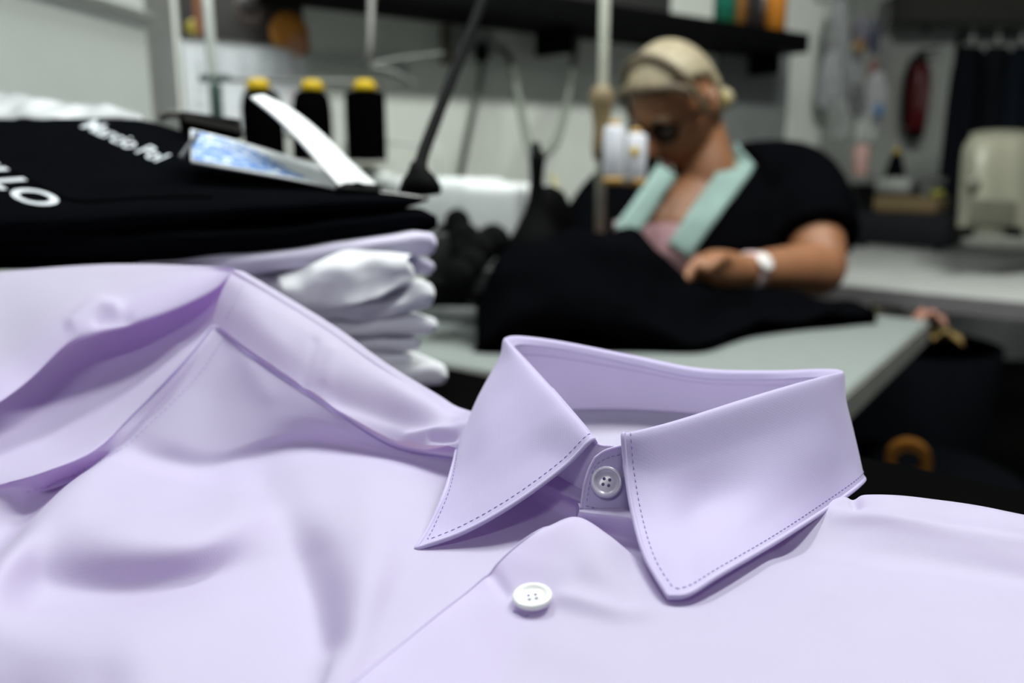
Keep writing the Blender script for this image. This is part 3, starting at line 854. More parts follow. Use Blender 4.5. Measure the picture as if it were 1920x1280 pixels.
blk_up = [
    D([(-160, 470, .500), (0, 462, .512), (200, 448, .535), (400, 425, .556), (560, 408, .57), (680, 396, .582), (760, 388, .592), (798, 378, .60)]),
    D([(-160, 425, .488), (0, 420, .498), (200, 410, .522), (400, 396, .545), (560, 385, .562), (680, 376, .578), (760, 374, .59), (803, 373, .60)]),
    D([(-160, 380, .510), (0, 375, .520), (200, 370, .542), (400, 366, .562), (560, 362, .578), (680, 360, .592), (760, 366, .602), (802, 370, .61)]),
    D([(-160, 320, .570), (0, 315, .580), (200, 308, .600), (400, 315, .615), (560, 335, .625), (680, 350, .63), (755, 362, .64), (798, 369, .64)]),
    D([(-160, 262, .650), (0, 262, .660), (180, 255, .675), (330, 262, .680), (500, 305, .675), (640, 340, .67), (740, 360, .67), (790, 369, .67)]),
    D([(-160, 222, .760), (0, 221, .765), (150, 222, .765), (280, 228, .755), (450, 285, .72), (610, 335, .70), (730, 360, .69), (785, 369, .685)]),
    D([(-160, 240, .80), (0, 240, .80), (150, 240, .80), (280, 248, .79), (450, 305, .75), (610, 350, .72), (730, 368, .705), (780, 374, .70)]),
    D([(-160, 330, .81), (0, 330, .81), (150, 330, .81), (280, 330, .80), (450, 340, .76), (610, 365, .73), (730, 378, .715), (778, 382, .71)]),
]
polo, G = closed_heap('folded_polo', blk_up, M_BLACKCLOTH, 90, 110, rip=.001, seed=8)
tag(polo, 'upper black folded polo with white lettering', 'polo shirt', 'black polos on the stack')
bvh_polo = grid_bvh(G)
stitch_line = [(15, 318), (60, 342), (110, 368), (160, 378), (260, 372), (400, 370)]
ribbon('seam', bvh_polo, stitch_line, 2.2, .0004, mat('black_seam', (.0008, .0008, .0008), .95, spec=0), polo, n=60, across=3)

def text_on(name, body, p_start, p_end, p_up, bvh, m, parent, off=.0008, bold=0.0, shear=0.0):
    """lettering printed on cloth: reading direction p_start -> p_end, letter height towards p_up (all on the photographed cloth)"""
    cu = bpy.data.curves.new('lettering', 'FONT'); cu.body = body; cu.size = 1.0; cu.offset = bold; cu.resolution_u = 4; cu.shear = shear
    t = bpy.data.objects.new('lettering', cu); COL.objects.link(t)
    dg = bpy.context.evaluated_depsgraph_get(); me = bpy.data.meshes.new_from_object(t.evaluated_get(dg))
    bpy.data.objects.remove(t); bpy.data.curves.remove(cu)
    bm = bmesh.new(); bm.from_mesh(me); bmesh.ops.triangulate(bm, faces=bm.faces[:])
    bmesh.ops.subdivide_edges(bm, edges=[e for e in bm.edges if e.calc_length() > .12], cuts=2)
    xs = [v.co.x for v in bm.verts]; x0, x1 = min(xs), max(xs); ys = [v.co.y for v in bm.verts]; y1 = max(ys)
    s0, s1, up = np.array(p_start, float), np.array(p_end, float), np.array(p_up, float)
    for v in bm.verts:
        a = (v.co.x - x0) / (x1 - x0); b = v.co.y / y1
        q = s0 + (s1 - s0) * a + (up - s0) * b
        h = cast(bvh, q[0], q[1], off)
        v.co = h if h is not None else P(q[0], q[1], .6)
    bmesh.ops.triangulate(bm, faces=bm.faces[:])
    o = bm_obj(name, bm, m, None, smooth=False); bpy.data.meshes.remove(me)
    return own(o, parent)
text_on('lettering', 'RILLO', (-118, 286), (58, 389), (-48, 281), bvh_polo, M_WHITEPRINT, polo, bold=.018)
text_on('lettering', 'Marcio Pol', (151, 239), (292, 305), (180, 226), bvh_polo, M_WHITEPRINT, polo, bold=.012)

# white plastic bag lying behind the polos
bag = [
    D([(-160, 235, .76), (0, 228, .76), (100, 226, .76), (160, 226, .76), (210, 228, .76), (266, 226, .755)]),
    D([(-160, 215, .77), (0, 207, .77), (80, 207, .77), (150, 214, .77), (200, 215, .765), (268, 219, .76)]),
    D([(-160, 190, .80), (0, 182, .80), (80, 190, .80), (160, 199, .80), (200, 203, .79), (262, 214, .775)]),
    D([(-160, 192, .86), (0, 184, .86), (80, 192, .86), (160, 201, .85), (200, 205, .83), (262, 215, .80)]),
    D([(-160, 235, .90), (0, 235, .90), (80, 235, .90), (160, 235, .89), (200, 235, .87), (262, 230, .83)]),
]
G = spline_grid(bag, 40, 80)
V = G.reshape(-1, 3)
for i in range(len(V)):
    V[i, 2] += .006 * noise.noise(Vector((V[i, 0] * 40, V[i, 1] * 25, 1.0)))
o = grid_obj('plastic_bag', V.reshape(40, 80, 3), mat('clear_white_plastic', (.80, .82, .84), .22, var=.03, trans=.3, tcol=(.8, .8, .82), coat=.5), None, solid=.0006)
tag(o, 'crinkled white plastic bag lying behind the black polos', 'plastic bag')

# folded paper card with a blue print
card = thing('paper_card', 'folded white paper card with blue print clipped onto the black polo', 'card', P(640, 345, .60))
def blue_mat():
    m = bpy.data.materials.new('blue_print'); m.use_nodes = True; nt = m.node_tree; b = nt.nodes['Principled BSDF']
    tc = nt.nodes.new('ShaderNodeTexCoord'); vo = nt.nodes.new('ShaderNodeTexNoise'); vo.inputs['Scale'].default_value = 110; vo.inputs['Detail'].default_value = 4; vo.inputs['Distortion'].default_value = 2.5
    nt.links.new(tc.outputs['Object'], vo.inputs['Vector'])
    rp = nt.nodes.new('ShaderNodeValToRGB'); e = rp.color_ramp.elements
    e[0].position = .50; e[0].color = (.05, .19, .56, 1); e[1].position = .60; e[1].color = (.66, .76, .84, 1)
    nt.links.new(vo.outputs['Fac'], rp.inputs['Fac']); nt.links.new(rp.outputs['Color'], b.inputs['Base Color']); b.inputs['Roughness'].default_value = .5
    return m
M_PAPER = mat('white_paper', (.82, .84, .84), .5, var=.02)
leaf = [
    D([(358, 302, .575), (450, 318, .580), (540, 334, .585), (640, 354, .590), (672, 360, .592)]),
    D([(357, 272, .592), (450, 292, .598), (540, 314, .602), (640, 340, .606), (680, 352, .606)]),
    D([(357, 242, .61), (450, 265, .615), (540, 292, .617), (640, 324, .62), (690, 345, .62)]),
]
G = spline_grid(leaf, 24, 60)
own(grid_obj('lower_leaf', G, M_PAPER, None, solid=.0012, offset=-1), card)
bl = grid_bvh(G)
def patch(name, bvh, poly_rows, off, m, parent, nr=20, nc=30):
    A = spline_grid([[Vector((x, y, 0)) for x, y in r] for r in poly_rows], nr, nc)
    pts = np.zeros((nr, nc, 3)); 
    for i in range(nr):
        for j in range(nc):
            h = cast(bvh, A[i, j, 0], A[i, j, 1], off)
            if h is None: h = P(A[i, j, 0], A[i, j, 1], .6)
            pts[i, j] = tuple(h)
    return own(grid_obj(name, pts, m, None), parent)
patch('printed_area', bl, [[(362, 300), (440, 313), (520, 327), (590, 340)], [(362, 272), (425, 288), (490, 306), (555, 325)], [(362, 246), (410, 258), (455, 272), (500, 294)]], .0006, blue_mat(), card)
flap = [
    D([(640, 357, .586), (603, 316, .588), (558, 264, .590), (516, 222, .594), (469, 184, .598)]),
    D([(672, 352, .598), (630, 312, .601), (580, 258, .604), (532, 216, .607), (481, 181, .610)]),
    D([(706, 350, .612), (660, 308, .616), (603, 252, .62), (549, 209, .623), (494, 180, .626)]),
]
G = spline_grid(flap, 20, 60)
own(grid_obj('upper_leaf', G, M_PAPER, None, solid=.0012, offset=-1), card)
cb_ = P(355, 272, .586)
own(box('card_end', cb_, (.0009, 0, 0), (0, .018, .0085), (0, -.0004, .0012), M_DARKGREY), card)
# black clip at the card's fold, with a pin wire
clip = thing('paper_clip', 'small black clip with wire pin holding the card fold', 'clip', P(672, 360, .595))
own(box('clip_body', P(672, 358, .592), (.014, .004, -.001), (0, .006, .002), (0, -.001, .0035), M_BLACKPL, bevel=.001), clip)
own(tube('wire', [P(690, 358, .600), P(745, 364, .602), P(800, 372, .604)], .0009, M_STEEL, None, 8, 16), clip)
own(tube('clip_lever', [P(655, 352, .592), P(668, 344, .590), P(684, 348, .592)], .0012, M_BLACKPL, None, 8, 12), clip)
# black hanger clip behind the card
hc = thing('hanger_clip', 'black plastic clip with grey edge standing behind the card', 'clip', P(380, 235, .70))
own(box('clip_block', P(395, 236, .70), (.022, .004, -.003), (0, .006, .001), (0, -.001, .008), M_BLACKPL, bevel=.0012), hc)
own(box('clip_edge', P(396, 231, .692), (.020, .004, -.0042), (0, .001, 0), (0, 0, .0022), mat('taupe_plastic', (.11, .10, .09), .5), None), hc)
own(tube('clip_hook', [P(300, 222, .72), P(318, 214, .72), P(345, 216, .72), P(370, 226, .71)], .003, mat('taupe_plastic', (.11, .10, .09), .5), None, 8, 20), hc)

# blue measuring strip on the cutting table's edge
o = box('ruler', ct(-.255, .432, CAMZ + CT + .0015), E1 * .10, E2 * .014, UP * .0015, mat('blue_plastic', (.03, .13, .36), .5), None, bevel=.0006)
tag(o, 'blue plastic ruler on the table edge behind the shirt shoulder', 'ruler')

# ================================================================== SEWING TABLE
B0 = T(1518, 794); A0 = T(1741, 600)
uu = (A0 - B0); uu.z = 0; tw = uu.length; TU = uu.normalized(); TV = Vector((-TU.y, TU.x, 0))
TL = 1.06
def tb(u, v, z=0.0):                          # table coordinates: u from the near edge to the woman, v to the left
    p = B0 + TU * u + TV * v; return Vector((p.x, p.y, TZ + z))
root = thing('sewing_table', 'pale grey laminate sewing table with black garment on top', 'table', tb(tw / 2, TL / 2, -TZ))
th = .042
own(box('table_top', tb(tw / 2, TL / 2, -th / 2), TU * tw / 2, TV * TL / 2, UP * th / 2, M_TABLE, bevel=.004), root)
own(box('edge_band', tb(tw / 2, -.001, -th / 2 - .002), TU * tw / 2, TV * .0012, UP * (th / 2 - .003), M_EDGE), root)
own(box('edge_band', tb(-.001, TL / 2, -th / 2 - .002), TU * .0012, TV * TL / 2, UP * (th / 2 - .003), M_EDGE), root)
for v in (.14, TL - .14):
    own(box('leg', tb(.34, v, -TZ / 2 - .02), TU * .03, TV * .022, UP * (TZ / 2 - .025), M_BLACKPL), root)
    own(box('foot', tb(.34, v, -TZ + .015), TU * .27, TV * .03, UP * .015, M_BLACKPL), root)
own(box('stretcher', tb(.34, TL / 2, -.55), TU * .02, TV * (TL / 2 - .14), UP * .02, M_BLACKPL), root)
own(box('motor_box', tb(.32, .62, -.17), TU * .12, TV * .14, UP * .09, M_BLACKPL, bevel=.01), root)
own(box('drawer', tb(.20, .22, -.075), TU * .16, TV * .10, UP * .032, mat('grey_drawer', (.10, .10, .09), .5), bevel=.004), root)

# ------------------------------------------------------------------ sewing machine
mc = tb(.32, .80)
TB0 = tb
def tb(u, v, z=0.0): return TB0(u + .05, v + .215, z * .97)
sm = thing('sewing_machine', 'white industrial sewing machine half covered by black cloth', 'sewing machine', mc)
def smb(name, u0, u1, v0, v1, z0, z1, m, bev=.008):
    return own(box(name, tb((u0 + u1) / 2, (v0 + v1) / 2, (z0 + z1) / 2), TU * (u1 - u0) / 2, TV * (v1 - v0) / 2, UP * (z1 - z0) / 2, m, None, bev), sm)
smb('bed', .18, .36, .34, .83, .0005, .03, mat('machine_grey', (.16, .17, .17), .4))
smb('column', .20, .345, .34, .46, .03, .245, M_WHITEEN, .018)
smb('arm', .21, .335, .44, .80, .155, .255, M_WHITEEN, .02)
smb('head', .205, .34, .72, .83, .09, .262, M_WHITEEN, .018)
smb('face_plate', .215, .33, .83, .834, .10, .25, M_STEEL, .001)
smb('needle_plate', .235, .315, .73, .81, .03, .033, M_STEEL, .001)
smb('blue_badge', .2025, .2055, .70, .815, .170, .183, mat('machine_blue', (.06, .15, .30), .5), 0)
own(tube('needle_bar', [tb(.272, .775, .035), tb(.272, .775, .10)], .004, M_STEEL), sm)
own(box('presser_foot', tb(.265, .775, .040), TU * .018, TV * .008, UP * .004, M_STEEL, bevel=.001), sm)
own(lathe('hand_wheel', [(.03, 0), (.055, .004), (.06, .014), (.055, .026), (.02, .03)], tb(.272, .338, .185), -TV, M_BLACKPL), sm)
own(lathe('tension_dial', [(.014, 0), (.016, .006), (.012, .016), (.006, .02)], tb(.204, .76, .165), -TU, M_STEEL), sm)
own(lathe('stitch_dial', [(.022, 0), (.024, .008), (.018, .014)], tb(.20, .40, .15), -TU, M_DARKGREY), sm)
own(tube('thread_guide', [tb(.27, .56, .25), tb(.27, .56, .315), tb(.27, .68, .322), tb(.27, .80, .318), tb(.27, .80, .26)], .0032, M_GREYPAINT, None, 8), sm)
own(tube('thread_lever', [tb(.20, .745, .20), tb(.185, .745, .23), tb(.19, .74, .245)], .003, M_STEEL, None, 8), sm)
for (u, v, z, r) in ((.17, .80, .10, .022), (.165, .84, .07, .026), (.16, .76, .055, .03), (.18, .87, .12, .018)):
    own(lathe('looper_part', [(r * .6, 0), (r, .006), (r, .02), (r * .5, .028)], tb(u, v, z), (-TU - TV * .2 + UP * .2), M_BLACKPL), sm)
own(tube('knee_rod', [tb(.15, .80, .03), tb(.15, .815, .10), tb(.155, .85, .145), tb(.17, .86, .16)], .011, M_BLACKPL, None, 10, 20), sm)
own(tube('air_hose', [tb(.14, .70, .02), tb(.13, .76, .08), tb(.14, .84, .05), tb(.17, .90, .02)], .008, M_BLACKPL, None, 10, 24), sm)
own(box('attachment', tb(.12, .80, .035), TU * .035, TV * .07, UP * .034, mat('dark_steel', (.05, .05, .05), .4, metal=.5), None, .006), sm)

def mech(name, px, py, d, r, m):
    return own(lathe(name, [(r * .55, 0), (r, r * .25), (r, r * .9), (r * .7, r * 1.1), (r * .3, r * 1.15)], P(px, py, d), (-.25, -.9, .3), m, None, 18), sm)
M_MECH = mat('dark_steel', (.05, .05, .05), .4, metal=.5)
for px, py, d, r in ((862, 418, 1.38, .020), (876, 448, 1.37, .024), (838, 440, 1.40, .016), (888, 500, 1.33, .026), (866, 520, 1.31, .024), (905, 470, 1.36, .026), (930, 455, 1.37, .026), (868, 470, 1.36, .018)):
    mech('looper_part', px, py, d, r, M_BLACKPL)
own(box('looper_plate', P(835, 475, 1.40), (.030, 0, 0), (0, .02, 0), UP * .035, M_MECH, None, .005), sm)
own(box('looper_plate', P(905, 535, 1.33), (.022, 0, 0), (0, .02, 0), UP * .03, M_MECH, None, .005), sm)
own(box('looper_base', P(850, 545, 1.36), (.05, 0, 0), (0, .03, 0), UP * .022, M_BLACKPL, None, .006), sm)
own(tube('drive_arm', [P(860, 405, 1.38), P(872, 440, 1.36), P(895, 480, 1.34), P(880, 540, 1.32), P(898, 560, 1.31)], .012, M_BLACKPL, None, 10, 20), sm)
tb = TB0

# a brown bobbin and a blue tape by the machine
o = lathe('bobbin', [(.016, 0), (.016, .003), (.008, .004), (.008, .014), (.016, .015), (.016, .018)], P(902, 357, 1.52), (0.2, -.3, .9), M_WOOD)
tag(o, 'small brown bobbin lying on top of the white sewing machine', 'bobbin')

# black post with cone foot in front of the white wall, cable end plugged in
pc = P(1003, 440, 1.40)
ph = thing('machine_lamp', 'black cone shaped work lamp standing beside the white machine', 'lamp', Vector((pc.x, pc.y, TZ)))
own(lathe('lamp_cone', [(.048, 0), (.044, .02), (.030, .045), (.020, .065), (.013, .09), (.011, .12), (.013, .15), (.010, .165)], Vector((pc.x, pc.y, pc.z - .03)), (0.02, 0, 1), M_BLACKPL), ph)
own(lathe('plug', [(.006, 0), (.008, .003), (.008, .012), (.004, .015)], Vector((pc.x, pc.y, pc.z - .03)) + UP * .163, (0.05, 0, 1), M_BLACKPL), ph)
own(tube('lamp_stem', [Vector((pc.x, pc.y, TZ + .001)), Vector((pc.x, pc.y, pc.z - .02))], .03, M_BLACKPL), ph)

# ------------------------------------------------------------------ black garment being sewn, heaped on the table
def heap_row(*p): return [P(*q) for q in p]
def onT(px, py): return T(px, py)
gar = [
    [T(885, 655), T(960, 650), T(1060, 643), T(1140, 648), T(1220, 655), T(1290, 662), T(1343, 655), T(1400, 628), T(1500, 612), T(1640, 594)],
    [P(893, 640, 1.27), P(965, 615, 1.25), P(1060, 605, 1.26), P(1140, 608, 1.26), P(1220, 618, 1.25), P(1290, 636, 1.25), P(1340, 634, 1.28), P(1400, 612, 1.36), P(1500, 598, 1.42), P(1645, 588, 1.48)],
    [P(900, 620, 1.28), P(965, 545, 1.26), P(1060, 535, 1.27), P(1140, 538, 1.27), P(1215, 555, 1.28), P(1280, 585, 1.31), P(1335, 600, 1.35), P(1400, 585, 1.42), P(1500, 577, 1.47), P(1630, 580, 1.50)],
    [P(893, 585, 1.31), P(945, 500, 1.29), P(1060, 470, 1.30), P(1140, 465, 1.30), P(1205, 478, 1.32), P(1260, 520, 1.36), P(1320, 545, 1.40), P(1400, 556, 1.46), P(1500, 560, 1.50), P(1610, 574, 1.52)],
    [P(893, 575, 1.36), P(940, 478, 1.35), P(1050, 442, 1.36), P(1140, 440, 1.36), P(1195, 438, 1.38), P(1240, 475, 1.40), P(1300, 528, 1.43), P(1400, 540, 1.49), P(1500, 548, 1.53), P(1600, 570, 1.54)],
    [P(900, 590, 1.44), P(950, 490, 1.44), P(1050, 455, 1.44), P(1140, 450, 1.44), P(1195, 450, 1.44), P(1240, 490, 1.45), P(1300, 540, 1.46), P(1400, 552, 1.51), P(1500, 560, 1.55), P(1600, 575, 1.56)],
    [T(900, 618), T(950, 614), T(1050, 608), T(1140, 603), T(1195, 602), T(1240, 602), T(1300, 600), T(1400, 594), T(1500, 588), T(1600, 584)],
]
for r_ in (gar[0], gar[-1]):
    for q in r_: q.z += .003
o, G = closed_heap('black_garment', gar, M_BLACKCLOTH2, 70, 110, base=TZ + .0015, rip=.012, rs=14, seed=4)
for v_ in o.data.vertices:
    if v_.co.z < TZ + .0015: v_.co.z = TZ + .0015
tag(o, 'black garment heaped on the sewing table in front of the woman', 'garment')

# ------------------------------------------------------------------ thread stand with three black cones
def on_table(px, d):
    q = P(px, 300, d); return Vector((q.x, q.y, TZ))
p1, p2, p3, pp = on_table(499, 1.50), on_table(587, 1.52), on_table(688, 1.52), on_table(413, 1.52)
for q in (p1, p2, p3, pp): pass
ts = thing('thread_stand', 'grey metal thread stand carrying three black thread cones', 'thread stand', pp)
zc = CAMZ + .004
own(tube('pole', [pp + UP * .002, Vector((pp.x - .006, pp.y, CAMZ + .62))], .0085, mat('pole_grey', (.45, .48, .45), .4), None, 12), ts)
own(lathe('clamp', [(.009, 0), (.0105, .006), (.0105, .07), (.009, .076)], Vector((pp.x, pp.y, CAMZ + .055)), UP, mat('dark_green_paint', (.03, .06, .05), .5)), ts)
own(box('pole_arm', Vector((pp.x, pp.y, P(420, 150, 1.52).z)), (.026, 0, 0), (0, .008, 0), UP * .006, mat('dark_green_paint', (.03, .06, .05), .5), bevel=.002), ts)
own(tube('cross_bar', [P(395, 150, 1.535), P(600, 152, 1.56), P(782, 158, 1.58)], .0038, mat('arm_grey', (.17, .18, .165), .5), None, 8), ts)
own(tube('guide_arm', [P(690, 125, 1.54), P(740, 135, 1.56), P(780, 158, 1.58)], .0038, mat('arm_grey', (.17, .18, .165), .5), None, 8), ts)
own(tube('guide_arm', [P(690, 122, 1.54), P(740, 112, 1.60), P(830, 100, 1.68)], .0038, mat('arm_grey', (.17, .18, .165), .5), None, 8), ts)
own(tube('guide_rod', [P(698, -60, 1.545), P(694, 80, 1.545), P(690, 128, 1.54)], .006, mat('rod_grey', (.16, .16, .145), .5), None, 8), ts)
own(box('plate_bar', (p1 + p3) / 2 + UP * (zc - TZ - .028), (p3 - p1) / 2 * 1.25, Vector((0, .012, 0)), UP * .005, M_GREYPAINT, bevel=.002), ts)
own(tube('stand_leg', [p3 + UP * .002, Vector((p3.x, p3.y, zc - .03))], .008, M_GREYPAINT), ts)
for i, (q, ytop, ybot, lean) in enumerate(((p1, 175, 293, -.03), (p2, 172, 293, 0.02), (p3, 165, 293, 0))):
    base = Vector((q.x, q.y, zc - .012))
    own(lathe('spool_plate', [(.012, -.016), (.014, -.004), (.046, 0), (.047, .004), (.012, .006)], base, UP, mat('plate_cream', (.42, .42, .35), .4)), ts)
    own(tube('pin', [base, base + UP * .05], .004, M_STEEL), ts)
    lab = ['black thread cone behind the raised paper flap', 'middle black thread cone on the grey stand', 'straight black thread cone nearest the black rod'][i]
    c = thing('thread_cone', lab, 'thread cone', base + UP * .006, 'black thread cones on the grey stand')
    b2 = base + UP * .0065
    R = .0355
    prof = [(R * .98, 0), (R, .006), (R, .05), (R * (1 if i == 2 else .97), .085), (R * (.99 if i == 2 else .88), .108), (R * (.96 if i == 2 else .70), .118), (R * .5, .1205)]
    own(lathe('thread', prof, b2, (lean, 0, 1), mat('black_thread', (.0012, .0012, .0014), .95, spec=0, bump=.2, bscale=400)), c)
    own(lathe('cone_top', [(.020, .1205), (.021, .124), (.019, .131), (.013, .138), (.006, .139)], b2 + Vector((lean * .1, 0, 0)), (lean, 0, 1), M_YELLOW), c)

# black rod with a rubber end that rests on the clothes
rr = thing('black_rod', 'long black rod with rubber cone end resting behind the polos', 'rod', P(786, 362, .66))
own(tube('rod', [P(930, -90, 1.05), P(905, 0, .98), P(862, 110, .87), P(815, 230, .765), P(790, 300, .705), P(788, 345, .68)], [.0055, .0055, .0055, .0055, .0055, .0075], M_BLACKPL, None, 12, 50), rr)
own(lathe('rubber_end', [(.016, 0), (.0165, .006), (.013, .013), (.008, .019), (.0045, .026)], P(789, 366, .66), (-.1, 0.1, 1), M_BLACKPL), rr)

# ================================================================== ON THE BACK WALL
cal = thing('wall_calendar', 'wall calendar with dark food photograph above white month page', 'calendar', W(460, 240, .004))
def wall_panel(name, x0, x1, yt, yb, off, thick, m, parent, ref=None):
    a, b = W(x0, 150, off), W(x1, 150, off)
    zt, zb = W(ref or (x0 + x1) / 2, yt, off).z, W(ref or (x0 + x1) / 2, yb, off).z
    c = (a + b) / 2; c.z = (zt + zb) / 2; hu = (b - a) / 2; hu.z = 0
    return own(box(name, c, hu, WN * thick / 2, UP * (zt - zb) / 2, m), parent)
def picture_mat():
    m = bpy.data.materials.new('calendar_picture'); m.use_nodes = True; nt = m.node_tree; b = nt.nodes['Principled BSDF']
    tc = nt.nodes.new('ShaderNodeTexCoord'); n = nt.nodes.new('ShaderNodeTexVoronoi'); n.inputs['Scale'].default_value = 16
    nt.links.new(tc.outputs['Object'], n.inputs['Vector'])
    rp = nt.nodes.new('ShaderNodeValToRGB'); rp.color_ramp.interpolation = 'LINEAR'; e = rp.color_ramp.elements
    e[0].position = .0; e[0].color = (.02, .012, .008, 1); e[1].position = 1; e[1].color = (.03, .03, .025, 1)
    x = e.new(.45); x.color = (.012, .010, .010, 1)
    nt.links.new(n.outputs['Color'], rp.inputs['Fac']); nt.links.new(rp.outputs['Color'], b.inputs['Base Color']); b.inputs['Roughness'].default_value = .5
    return m
wall_panel('picture', 345, 573, -120, 84, .006, .004, picture_mat(), cal, 460)
wall_panel('month_page', 345, 575, 86, 245, .007, .005, mat('calendar_paper', (.70, .73, .75), .6, var=.02), cal, 460)
def wall_disc(name, px, py, r, off, m, parent, sq=1.0):
    return own(lathe(name, [(r, 0), (r * .99, .0006), (r * .5, .0012)], W(px, py, off), WN, m, None, 24), parent)
wall_disc('printed_shape', 542, 62, .045, .0085, mat('print_orange', (.55, .22, .03), .5), cal)
wall_disc('printed_shape', 560, 84, .026, .009, mat('print_salmon', (.55, .25, .13), .5), cal)
wall_disc('printed_shape', 364, 52, .017, .0085, mat('print_olive', (.28, .24, .02), .5), cal)
wall_disc('printed_shape', 472, 18, .040, .0085, mat('print_brown', (.055, .04, .035), .5), cal)
wall_disc('printed_shape', 466, 10, .022, .0095, mat('print_black', (.01, .008, .008), .5), cal)
wall_panel('printed_strip', 372, 402, -60, 66, .0092, .001, mat('print_rust', (.17, .06, .02), .5), cal, 387)
o = None
vs, fs = [], []
for k in range(26):                            # spiral binding
    px = 350 + k * 8.8
    c = W(px, 86 + (px - 460) * .0, .009)
    c.z = W(460, 85, .009).z
    v, f = tube_verts([c + UP * .007 + WN * .002, c + WN * .007, c - UP * .007 + WN * .002], .0013, 6)
    k0 = len(vs); vs += v; fs += [tuple(i + k0 for i in q) for q in f]
sp = own(mesh_obj('spiral_binding', vs, fs, M_STEEL), cal); sp['kind'] = 'stuff'
def wall_text(body, px, py, size, m, parent, off=.011):
    cu = bpy.data.curves.new('lettering', 'FONT'); cu.body = body; cu.size = size; cu.align_x = 'CENTER'
    t = bpy.data.objects.new('day_number', cu); COL.objects.link(t)
    dg = bpy.context.evaluated_depsgraph_get(); me = bpy.data.meshes.new_from_object(t.evaluated_get(dg)); bpy.data.objects.remove(t)
    o = bpy.data.objects.new('day_number', me); COL.objects.link(o); me.materials.append(m)
    R = Matrix((WU, UP, WN)).transposed().to_4x4(); R.translation = W(px, py, off)
    me.transform(R); return own(o, parent)
mn = mat('number_grey', (.42, .44, .46), .6); mr = mat('number_red', (.5, .30, .30), .6)
for k, px in enumerate((375, 412, 455, 492, 520, 548)):
    for r_, py in enumerate((112, 135, 178, 205)):
        wall_text(str(1 + k + r_ * 7), px, py + (px - 460) * .06, .020, mr if k == 5 else mn, cal)

# sockets, cables
sk = thing('socket_box', 'grey wall socket box with cables below the black shelf', 'socket', W(895, 90, .02))
own(box('box_body', W(893, 82, .02), WU * .045, WN * .02, UP * .028, mat('socket_grey', (.34, .35, .34), .5), None, .004), sk)
own(box('plug', W(903, 98, .05), WU * .011, WN * .016, UP * .022, M_BLACKPL, None, .004), sk)
own(box('plug', W(838, 84, .03), WU * .012, WN * .014, UP * .045, mat('brown_box', (.10, .085, .06), .6), None, .004), sk)
for nm, lab, pts, r in (
    ('power_cable', 'left grey cable drooping from the wall socket to the black lamp', [(935, 88), (955, 110), (970, 170), (985, 250), (1002, 303)], .0085),
    ('power_cable', 'right grey cable drooping from under the black shelf', [(1084, 60), (1076, 110), (1064, 190), (1045, 260), (1010, 303)], .0085),
    ('power_cable', 'thin grey cable hanging straight down from the wall plug', [(905, 115), (895, 180), (880, 250), (868, 310), (856, 370)], .0075)):
    n = len(pts)
    path = []
    for i, (x, y) in enumerate(pts):
        t = i / (n - 1)
        a = W(x, y, .03)
        path.append(a.lerp(P(x, y, 1.45), t * t) if 'thin' not in lab else W(x, y, .02))
    o = tube(nm, path, r, mat('cable_grey', (.15, .165, .14), .6, spec=.2), None, 10, 40)
    tag(o, lab, 'cable', 'cables on the back wall')

# black shelf with spools
zs = W(1500, 98, .21).z
sa, sb = W(560, 0, .21), W(1512, 98, .21)
sa.z = sb.z = 0
SU = (sb - sa).normalized(); SN = WN.copy()
shf = thing('wall_shelf', 'long black wall shelf above the seamstress', 'shelf', (sa.x, sa.y, zs))
sl = (sb - sa).length; sdep = .205
own(box('shelf_board', sa + SU * sl / 2 - SN * sdep / 2 + UP * (zs + .018), SU * sl / 2, SN * sdep / 2, UP * .018, M_BLACKPL, None, .002), shf)
own(box('shelf_lip', sa + SU * sl / 2 + SN * .004 + UP * (zs + .028), SU * sl / 2, SN * .004, UP * .028, M_BLACKPL, None, .002), shf)
for t in (.45, .97):
    own(box('bracket', sa + SU * sl * t - SN * sdep * .62 + UP * (zs - .03), SU * .012, SN * sdep * .30, UP * .03, M_BLACKPL), shf)
sho = lambda t, back, h: sa + SU * sl * t - SN * back + UP * (zs + .036 + h)
def spool(t, back, colr, nm, lab, mb, r=.032, h=.13):
    b = sho(t, back, 0)
    c = thing('thread_spool', lab, 'thread spool', b, 'thread spools on the black shelf')
    own(lathe('spool_base', [(r * 1.25, 0), (r * 1.3, .01), (r * 1.2, .024), (r * .6, .028)], b, UP, mb), c)
    own(lathe('thread', [(r * .6, .028), (r, .03), (r, h), (r * .9, h + .01), (r * .4, h + .012)], b, UP, mat('thread_' + nm, colr, .8)), c)
    return c
def t_of(px, back):
    r = ray(px, 60); q = sa - SN * back
    # intersect the vertical plane through the ray with the line q + SU * s
    s = (r.x * (q.y) - r.y * (q.x)) / (SU.x * r.y - SU.y * r.x)
    return s / sl
spool(t_of(1357, .05), .05, (.0, .13, .08), 'green', 'green thread spool on the black shelf', M_YGREEN)
spool(t_of(1392, .13), .13, (.22, .09, .01), 'ochre', 'ochre thread spool behind the green one on the shelf', M_DARKGREY)
spool(t_of(1412, .08), .08, (.015, .010, .008), 'darkbrown', 'dark brown thread spool on the black shelf', M_DARKGREY, .022)
spool(t_of(1432, .14), .14, (.15, .15, .15), 'grey', 'grey thread spool on the black shelf', M_DARKGREY, .026)
spool(t_of(1452, .05), .05, (.55, .19, .01), 'orange', 'bright orange thread spool near the shelf end', M_YGREEN)
o = lathe('flat_spool', [(.036, 0), (.038, .006), (.034, .014), (.02, .016)], sho(t_of(1500, .02), .045, 0), UP, M_YGREEN)
tag(o, 'flat yellow green thread spool at the shelf end', 'thread spool')
